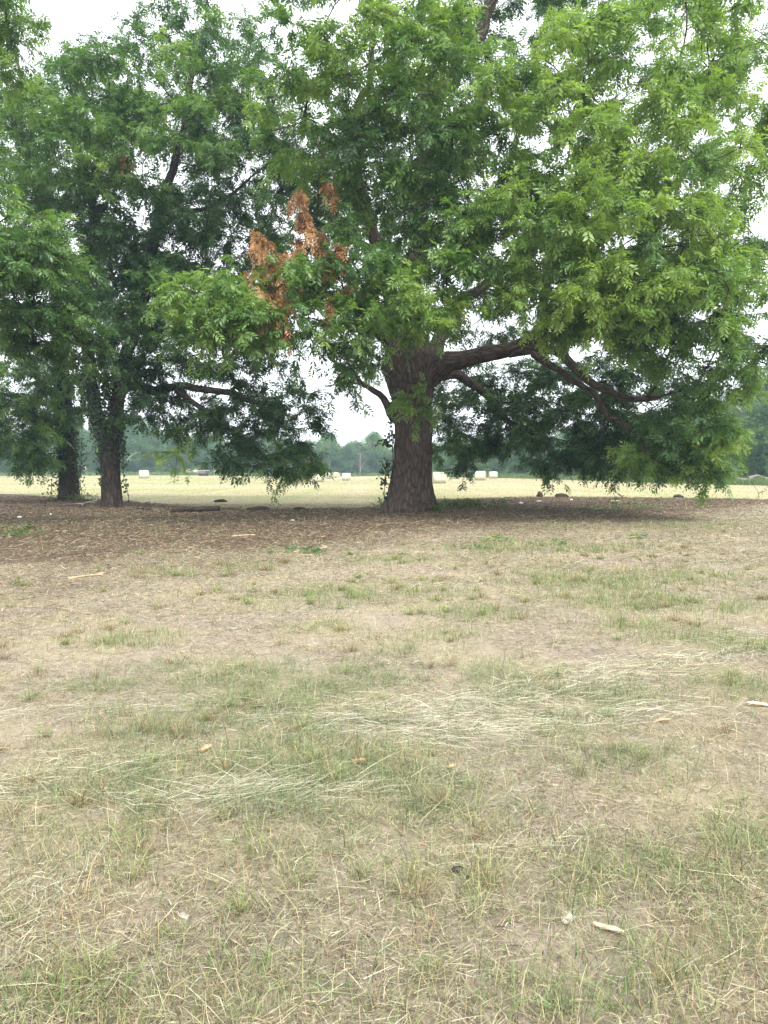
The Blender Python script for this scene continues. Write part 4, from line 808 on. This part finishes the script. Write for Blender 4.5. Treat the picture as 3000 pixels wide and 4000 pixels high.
# green sprigs dropped on the ground
def sprig(label, px, py, n_, spread, size, tint):
    p = on_ground(px, py); root = empty('leafy_sprig', p, label, 'sprig', 'leafy sprigs on the open ground')
    b_ = Bag(); u = rng.normal(0, spread * .5, (n_, 2)); pos = np.stack([u[:, 0], u[:, 1], gz(p[0] + u[:, 0], p[1] + u[:, 1]) - p[2] + rng.uniform(0.01, 0.10, n_)], -1)
    place_fronds(pos, norm(rng.normal(size=(n_, 3)) * (1, 1, .2) + (0, 0, .15)), size * rng.uniform(.7, 1.2, n_), rng.normal(tint, .12, n_), TPL, b_)
    V, F = b_.cat(); quads('foliage', V, F, M_LEAF, root, {'tint': ('FACE', 'FLOAT', b_.a('tint'))})
    V, F, bk = tube(np.array([(-spread * .6, 0, .02), (0, .03, .05), (spread * .6, -.02, .03)]), (.012, .01, .006), 5); quads('stem', V, F, M_STICK, root, {'bark': ('POINT', 'FLOAT_VECTOR', bk)}, True)
sprig('wilted dark green sprig on the litter in front of the huge trunk', 1185, 2160, 26, .32, .22, .25)
sprig('bright green leafy sprig lying right of the huge trunk', 1935, 2115, 24, .30, .22, .6)
sprig('leafy sprig with dark leaves below the bright green sprig', 1890, 2145, 18, .28, .20, .45)
sprig('small dark leafy sprig, rightmost on the open ground', 2480, 2104, 16, .25, .18, .35)
sprig('low dark green sprig beside a grass tuft right of centre', 2185, 2130, 14, .16, .16, .3)

# ---------------------------------------------------------------- round bales
bw = NT('net_wrapped_hay'); ob = bw.obj()
nz = bw.noise(bw.mapping(ob, (22, 2, 2)), 1.0, 5, 0.6); nz2 = bw.noise(ob, 3.0, 4)
M_WRAP = bw.surf(bw.mix(bw.ramp(nz2, [(0.4, 0.0), (0.62, 0.55)]), bw.ramp(nz, [(0.3, (0.44, 0.43, 0.31)), (0.7, (0.66, 0.65, 0.52))]), (0.42, 0.47, 0.34)), 0.8, 0.15, bw.bump(nz, 0.5, 0.03))
be = NT('hay_bale_end'); eo = be.obj(); sep = be.n('ShaderNodeSeparateXYZ'); be.l(eo, sep.inputs[0])
rad_ = be.math('SQRT', be.math('ADD', be.math('POWER', sep.outputs[1], 2.0), be.math('POWER', sep.outputs[2], 2.0)))
rings = be.math('SINE', be.math('ADD', be.math('MULTIPLY', rad_, 75.0), be.math('MULTIPLY', be.noise(eo, 6, 3), 7.0)))
M_END = be.surf(be.ramp(be.math('ADD', be.math('MULTIPLY', rings, 0.22), be.noise(eo, 14, 5)), [(0.25, (0.30, 0.24, 0.16)), (0.8, (0.60, 0.53, 0.40))]), 0.95, 0.1, be.bump(rings, 0.4, 0.02))
M_OLD = plain('weathered_hay', (0.035, 0.034, 0.036), (0.10, 0.095, 0.09), 6, 0.95, 0.5, 0.05)
def bale_parts(root, D, Wd, wrap, end):
    r = D / 2; secs = [(-.5, .93), (-.47, .985), (-.40, 1.0), (-.2, 1.008), (0, 1.0), (.2, 1.006), (.40, 1.0), (.47, .985), (.5, .93)]; n_ = 40
    th = np.linspace(0, 2 * math.pi, n_, endpoint=False)
    V = np.array([[(u * Wd, r * k * math.cos(a), max(r * k * math.sin(a), -r * 0.93) + r * 0.93) for a in th] for u, k in secs]).reshape(-1, 3)
    V[:, 2] -= 0.0; c = V - (0, 0, r); V = V + norm(c * (0, 1, 1)) * ((fbm(V * 4 + root.location[0], 3) - .5) * 0.05)[:, None]
    i_ = np.arange(len(secs) - 1)[:, None] * n_; j_ = np.arange(n_)[None]; Fq = np.stack([i_ + j_, i_ + (j_ + 1) % n_, i_ + n_ + (j_ + 1) % n_, i_ + n_ + j_], -1)
    w_ = quads('net_wrap', V, Fq, wrap, root, None, True)
    for s_ in (-1, 1):
        bm = bmesh.new(); rr = [0.0, .25, .5, .75, .94]; prev = None; hc = r * 0.93
        cen = bm.verts.new((s_ * Wd * .5 + s_ * .015, 0, 0))
        for q in rr[1:]:
            ring = [bm.verts.new((s_ * Wd * .5 + s_ * 0.02 * (1 - q) + random.uniform(-.006, .006), r * q * math.cos(a), max(r * q * math.sin(a), -r * .93))) for a in th]
            for a in range(n_):
                b = (a + 1) % n_
                f = (cen, ring[a], ring[b]) if prev is None else (prev[a], ring[a], ring[b], prev[b])
                bm.faces.new(f if s_ > 0 else f[::-1])
            prev = ring
        o = bm_obj('bale_end', bm, end, root); o.location = (0, 0, hc)
BALES = [(562, 1868, 1.30, 1.45, 24, 'round pale bale alone at the left, framed beyond the forked ivy trunk'),
         (1244, 1883, 1.26, 1.35, 4, 'round pale bale, leftmost and nearest of the four bales left of the huge trunk'),
         (1288, 1868, 1.26, 1.40, -38, 'round pale bale turned to show its end, second of the four left bales'),
         (1314, 1865, 1.22, 1.25, -48, 'round pale bale half hidden behind another, farthest of the four left bales'),
         (1353, 1877, 1.25, 1.35, 0, 'small round pale bale, rightmost of the four left of the huge trunk'),
         (1716, 1887, 1.28, 1.38, 3, 'largest round pale bale just right of the huge trunk'),
         (1876, 1875, 1.28, 1.40, -20, 'round pale bale turned slightly, left of the pair under the right limb'),
         (1926, 1867, 1.14, 1.25, 2, 'round pale bale, right of the pair under the right limb')]
DIST = [123, 103, 148, 165, 126, 83, 103, 123]
for (px, py, D, Wd, rz, lab), Yd in zip(BALES, DIST):
    p = at(px, py, Yd); p[2] = float(gz(p[0], p[1])) - 0.01
    b_ = empty('hay_bale', p, lab, 'hay bale', 'round hay bales on the mown field', R(rz)); bale_parts(b_, D, Wd, M_WRAP, M_END)
p = at(566, 1850, 158); p[2] = float(gz(p[0], p[1])); b_ = empty('hay_bale', p, 'dark weathered round bale behind the lone pale bale at the left', 'hay bale', None, R(80)); bale_parts(b_, 1.35, 1.3, M_OLD, M_OLD)

# small rusty wagon at the wood edge
p = at(795, 1850, 166); p[2] = float(gz(p[0], p[1])); wg = empty('farm_wagon', p, 'small rusty-brown covered wagon at the left wood edge', 'wagon', None, R(-10))
M_RUST = plain('rusty_boards', (0.15, 0.085, 0.06), (0.26, 0.155, 0.11), 4, 0.85, 0.4, 0.02, (1, 1, 6)); M_TIN = plain('pale_tin', (0.42, 0.44, 0.48), (0.6, 0.62, 0.66), 3, 0.5); M_RUB = plain('old_rubber', (0.02, 0.02, 0.02), (0.05, 0.05, 0.05), 8)
def box(name, parent, c, s, mat, bev=0.02):
    bm = bmesh.new(); bmesh.ops.create_cube(bm, size=1); bmesh.ops.scale(bm, vec=s, verts=bm.verts); bmesh.ops.translate(bm, vec=c, verts=bm.verts)
    if bev: bmesh.ops.bevel(bm, geom=bm.edges[:], offset=bev, segments=1)
    return bm_obj(name, bm, mat, parent)
box('body', wg, (-.15, 0, .78), (1.75, 1.2, .62), M_RUST); box('roof', wg, (0, 0, 1.17), (2.25, 1.35, .10), M_TIN); box('end_panel', wg, (.93, 0, .80), (.30, 1.1, .60), M_OLD)
box('drawbar', wg, (-1.4, 0, .45), (.8, .08, .08), M_OLD)
for sx in (-.55, .55):
    for sy in (-.55, .55):
        bm = bmesh.new(); bmesh.ops.create_cone(bm, cap_ends=True, segments=20, radius1=.30, radius2=.30, depth=.16, matrix=Matrix.Translation((sx, sy * 1.05, .30)) @ Matrix.Rotation(R(90), 4, 'X'))
        bmesh.ops.bevel(bm, geom=[e for e in bm.edges if e.calc_face_angle(0) > .8], offset=.03, segments=2); w_ = bm_obj('wheel', bm, M_RUB, wg)

# ---------------------------------------------------------------- wood edge
def far_tree(name, h, spread, nlobe, nleaf, leaf, trunk_r, bark, bare=0, crown0=0.18, lean=0.0, foliage=True):
    """a tree of the wood edge: trunk with limbs, crown of leaf sprays on lobes"""
    root = bpy.data.objects.new(name, None); COL.objects.link(root)
    tip = np.array((lean * h, 0, h * 0.92)); P_ = smooth_path([(0, 0, -.2), (0.02 * h, 0.01 * h, h * .3), (tip[0] * .6, -.02 * h, h * .62), tip], 0.5)
    b_ = Bag(); V, F, bk = tube(P_, np.linspace(trunk_r, trunk_r * .15, len(P_)), 8, .1); b_.add(V, F, bark=bk)
    cen = []
    for k in range(nlobe):
        t = rng.uniform(crown0, 1.0); a = rng.uniform(0, 6.283); prof = math.sin(math.pi * (0.18 + 0.80 * (t - crown0) / (1 - crown0))) ** 0.7
        rr = spread * prof * rng.uniform(.45, 1.0); base = P_[int(min(t * .8, .95) * (len(P_) - 1))]
        c_ = np.array((base[0] + rr * math.cos(a), base[1] + rr * math.sin(a), t * h)); cen.append(c_)
        mid_ = (base + c_) / 2 + np.array((0, 0, -.04 * h))
        if k < 26 or bare:
            q = smooth_path([base, mid_, c_], 0.6); V, F, bk = tube(q, np.linspace(trunk_r * .34, trunk_r * .06, len(q)), 5, .1); b_.add(V, F, bark=bk)
            for _ in range(bare):
                s_ = q[rng.integers(1, len(q))]; e = s_ + norm(rng.normal(size=3) * (1, 1, .6) + (0, 0, .4)) * h * rng.uniform(.06, .15)
                V, F, bk = tube(np.array([s_, (s_ + e) / 2 + rng.normal(0, .02 * h, 3), e]), (trunk_r * .12, trunk_r * .08, trunk_r * .03), 4); b_.add(V, F, bark=bk)
    V, F = b_.cat(); quads('trunk', V, F, bark, root, {'bark': ('POINT', 'FLOAT_VECTOR', b_.a('bark'))}, True)
    if foliage:
        cen = np.array(cen); k = rng.integers(0, len(cen), nleaf); lr = spread * rng.uniform(.22, .42, len(cen)); lt_ = rng.normal(.45, .22, len(cen))
        v = norm(rng.normal(size=(nleaf, 3))); q = rng.uniform(.2, 1, (nleaf, 1)) ** .45
        pos = cen[k] + v * q * lr[k][:, None] * np.array((1, 1, .72)); pos[:, 2] = np.maximum(pos[:, 2], .15)
        bg_ = Bag(); place_fronds(pos, norm(v + rng.normal(0, .6, (nleaf, 3)) + (0, 0, -.15)), leaf * rng.uniform(.6, 1.3, nleaf), lt_[k] + rng.normal(0, .08, nleaf), TPL_SMALL, bg_, 1.0)
        V, F = bg_.cat(); quads('crown', V, F, M_FAR, root, {'tint': ('FACE', 'FLOAT', bg_.a('tint'))})
    return root
PROTO = [far_tree('wood_edge_tree', 10, 3.6, 34, 5200, .75, .22, M_BARK_FAR), far_tree('wood_edge_tree', 10, 3.0, 28, 4200, .75, .20, M_BARK_FAR, 0, .25),
         far_tree('wood_edge_tree', 10, 4.2, 38, 5600, .75, .24, M_BARK_FAR, 0, .12), far_tree('wood_edge_tree', 10, 2.6, 20, 2400, .7, .2, M_BARK_PALE, 1, .40, .06)]
PB = far_tree('wood_edge_shrub', 3, 2.0, 18, 2200, .55, .06, M_BARK_FAR, 0, .12)
PN = far_tree('wood_edge_tree', 10, 4.0, 60, 15000, .42, .26, M_BARK_FAR, 0, .10)       # finer leaves for the nearer right-hand edge
PD = far_tree('dead_tree', 10, 2.6, 24, 0, .5, .16, M_BARK_DRIFT, 5, .30, .03, False)
used = set()
def plant(proto, px, Yd, h, h0, label, cat, group=None, wide=1.0):
    o = proto if id(proto) not in used else copy_tree(proto); used.add(id(proto))
    x_ = (px - 1500) / FPX * Yd; o.location = (x_, Yd, float(gz(x_, Yd)) - .05); s_ = h / h0; o.scale = (s_ * wide, s_ * wide, s_)
    o.rotation_euler = (0, 0, rng.uniform(0, 6.283)); return tag(o, label, cat, group)
# skyline of the wood as heights in metres along the photo
def sky_h(px, Yd):
    top = np.interp(px, [-300, 0, 200, 400, 520, 600, 700, 800, 900, 1050, 1200, 1280, 1340, 1440, 1560, 1750, 1900, 2050, 2200, 2500, 2750, 2850, 3000, 3300], [1650, 1660, 1680, 1650, 1640, 1670, 1725, 1710, 1720, 1690, 1710, 1700, 1725, 1700, 1740, 1720, 1690, 1670, 1690, 1640, 1560, 1500, 1440, 1400])
    base = 1829 + FPX * 1.6 / Yd
    return (base - top) * Yd / FPX
LBL = [(-300, 330, 'leafy tree of the far wood seen past the ivy-clad trunks at the left', 'far wood behind the ivy trunks'),
       (330, 1120, 'blue-green leafy tree of the far wood between the forked ivy trunk and the bales', 'far wood left of the bales'),
       (1120, 1600, 'leafy tree of the far wood on the skyline behind the four bales', 'far wood behind the four bales'),
       (1600, 2250, 'leafy tree of the far wood behind the bales right of the huge trunk', 'far wood behind the right-hand bales'),
       (2250, 3400, 'leafy tree of the nearer wood edge under the right boughs', 'nearer wood edge at the right')]
def lbl(px):
    for a, b, l_, g_ in LBL:
        if a <= px < b: return l_, g_
    return LBL[-1][2:]
for row, (off, mul_) in enumerate(((3, .82), (10, 1.0))):
    px = -260.0
    while px < 3350:
        Yd = float(edge_dist(px)) + off + rng.uniform(-1.5, 1.5); h = float(sky_h(px, Yd)) * mul_ * rng.uniform(.86, 1.06)
        l_, g_ = lbl(px); pr = PN if px > 2250 else PROTO[int(rng.integers(0, 3))]
        plant(pr, px, Yd, h, 10, l_, 'tree', g_, rng.uniform(.9, 1.25))
        px += FPX / Yd * h * rng.uniform(.50, .68)
px = -240.0
while px < 3320:
    Yd = float(edge_dist(px)) + rng.uniform(.3, 2.0); h = rng.uniform(1.8, 3.2)
    l_ = ('low leafy shrub at the foot of the far wood, left of the huge trunk' if px < 1580 else 'low leafy shrub at the foot of the wood, right of the huge trunk')
    if not 745 < px < 840: plant(PB, px, Yd, h, 3, l_, 'shrub', 'shrubs along the wood edge left of the trunk' if px < 1580 else 'shrubs along the wood edge right of the trunk', rng.uniform(1, 1.5))
    px += FPX / Yd * rng.uniform(2.2, 4.0)
plant(PROTO[3], 1285, 193, 10.3, 10, 'tall thin-crowned tree with pale forked trunk on the skyline above the bales', 'tree')
plant(PROTO[3], 1455, 199, 10.8, 10, 'tall pale-trunked tree on the skyline just left of the huge trunk', 'tree')
plant(PD, 1222, 187, 9.2, 10, 'bare grey dead tree on the skyline, left of the pale forked tree', 'dead tree')
plant(PD, 1405, 191, 8.2, 10, 'bare pale dead tree among the green trees above the rightmost small bale', 'dead tree')
def dead_wood(label, pts, r0, r1, name='dead_tree', cat='dead wood'):
    q = smooth_path(pts, .5); root = np.array(pts[0]); b_ = Bag(); V, F, bk = tube(q, np.linspace(r0, r1, len(q)), 9, .15); b_.add(V, F, bark=bk)
    for _ in range(5):
        s_ = q[rng.integers(len(q) // 3, len(q))]; e = s_ + norm(rng.normal(size=3) + (0, 0, .3)) * np.linalg.norm(q[-1] - q[0]) * rng.uniform(.1, .25)
        V, F, bk = tube(np.array([s_, (s_ + e) / 2 + rng.normal(0, .05, 3), e]), (r1 * .6, r1 * .45, r1 * .15), 5); b_.add(V, F, bark=bk)
    V, F = b_.cat(); o = quads(name, V, F, M_BARK_DRIFT, None, {'bark': ('POINT', 'FLOAT_VECTOR', b_.a('bark'))}, True, root); return tag(o, label, cat)
q0 = on_ground(2945, 1893); Yq = 81.0
dead_wood('bleached dead trunk leaning left above the wood at the right edge', [np.array((q0[0] + 2, Yq, 0)), at(2930, 1750, Yq), at(2900, 1620, Yq), at(2860, 1575, Yq), at(2835, 1535, Yq)], .26, .11)
dead_wood('bleached fallen branch on the grass at the right wood edge', [at(2862, 1830, 73), at(2875, 1862, 72.5), at(2905, 1872, 72), at(2950, 1868, 72)], .09, .035, 'fallen_branch')
dead_wood('low tangle of bleached dead wood at the right wood edge', [at(2925, 1866, 73), at(2960, 1858, 73), at(2990, 1868, 73), at(3030, 1866, 73)], .12, .06, 'fallen_branch')
dead_wood('bleached bare branch in the far wood right of the forked ivy trunk', [at(495, 1800, 164), at(512, 1780, 164), at(525, 1772, 164), at(533, 1768, 164)], .12, .05)

# ---------------------------------------------------------------- haze
HAZE = 0.00085
bm = bmesh.new(); bmesh.ops.create_cube(bm, size=1)
hz = NT('haze_air'); pv = hz.n('ShaderNodeVolumePrincipled'); pv.inputs['Density'].default_value = HAZE; pv.inputs['Color'].default_value = (0.66, 0.86, 1.0, 1); pv.inputs['Anisotropy'].default_value = 0.2
hz.l(pv.outputs[0], hz.out.inputs['Volume'])
haze = bm_obj('haze', bm, hz.m); haze.scale = (700, 420, 42); haze.location = (0, 120, 42 / 2 - 1.6); tag(haze, 'thin pale haze over the far wood edge', kind='stuff')
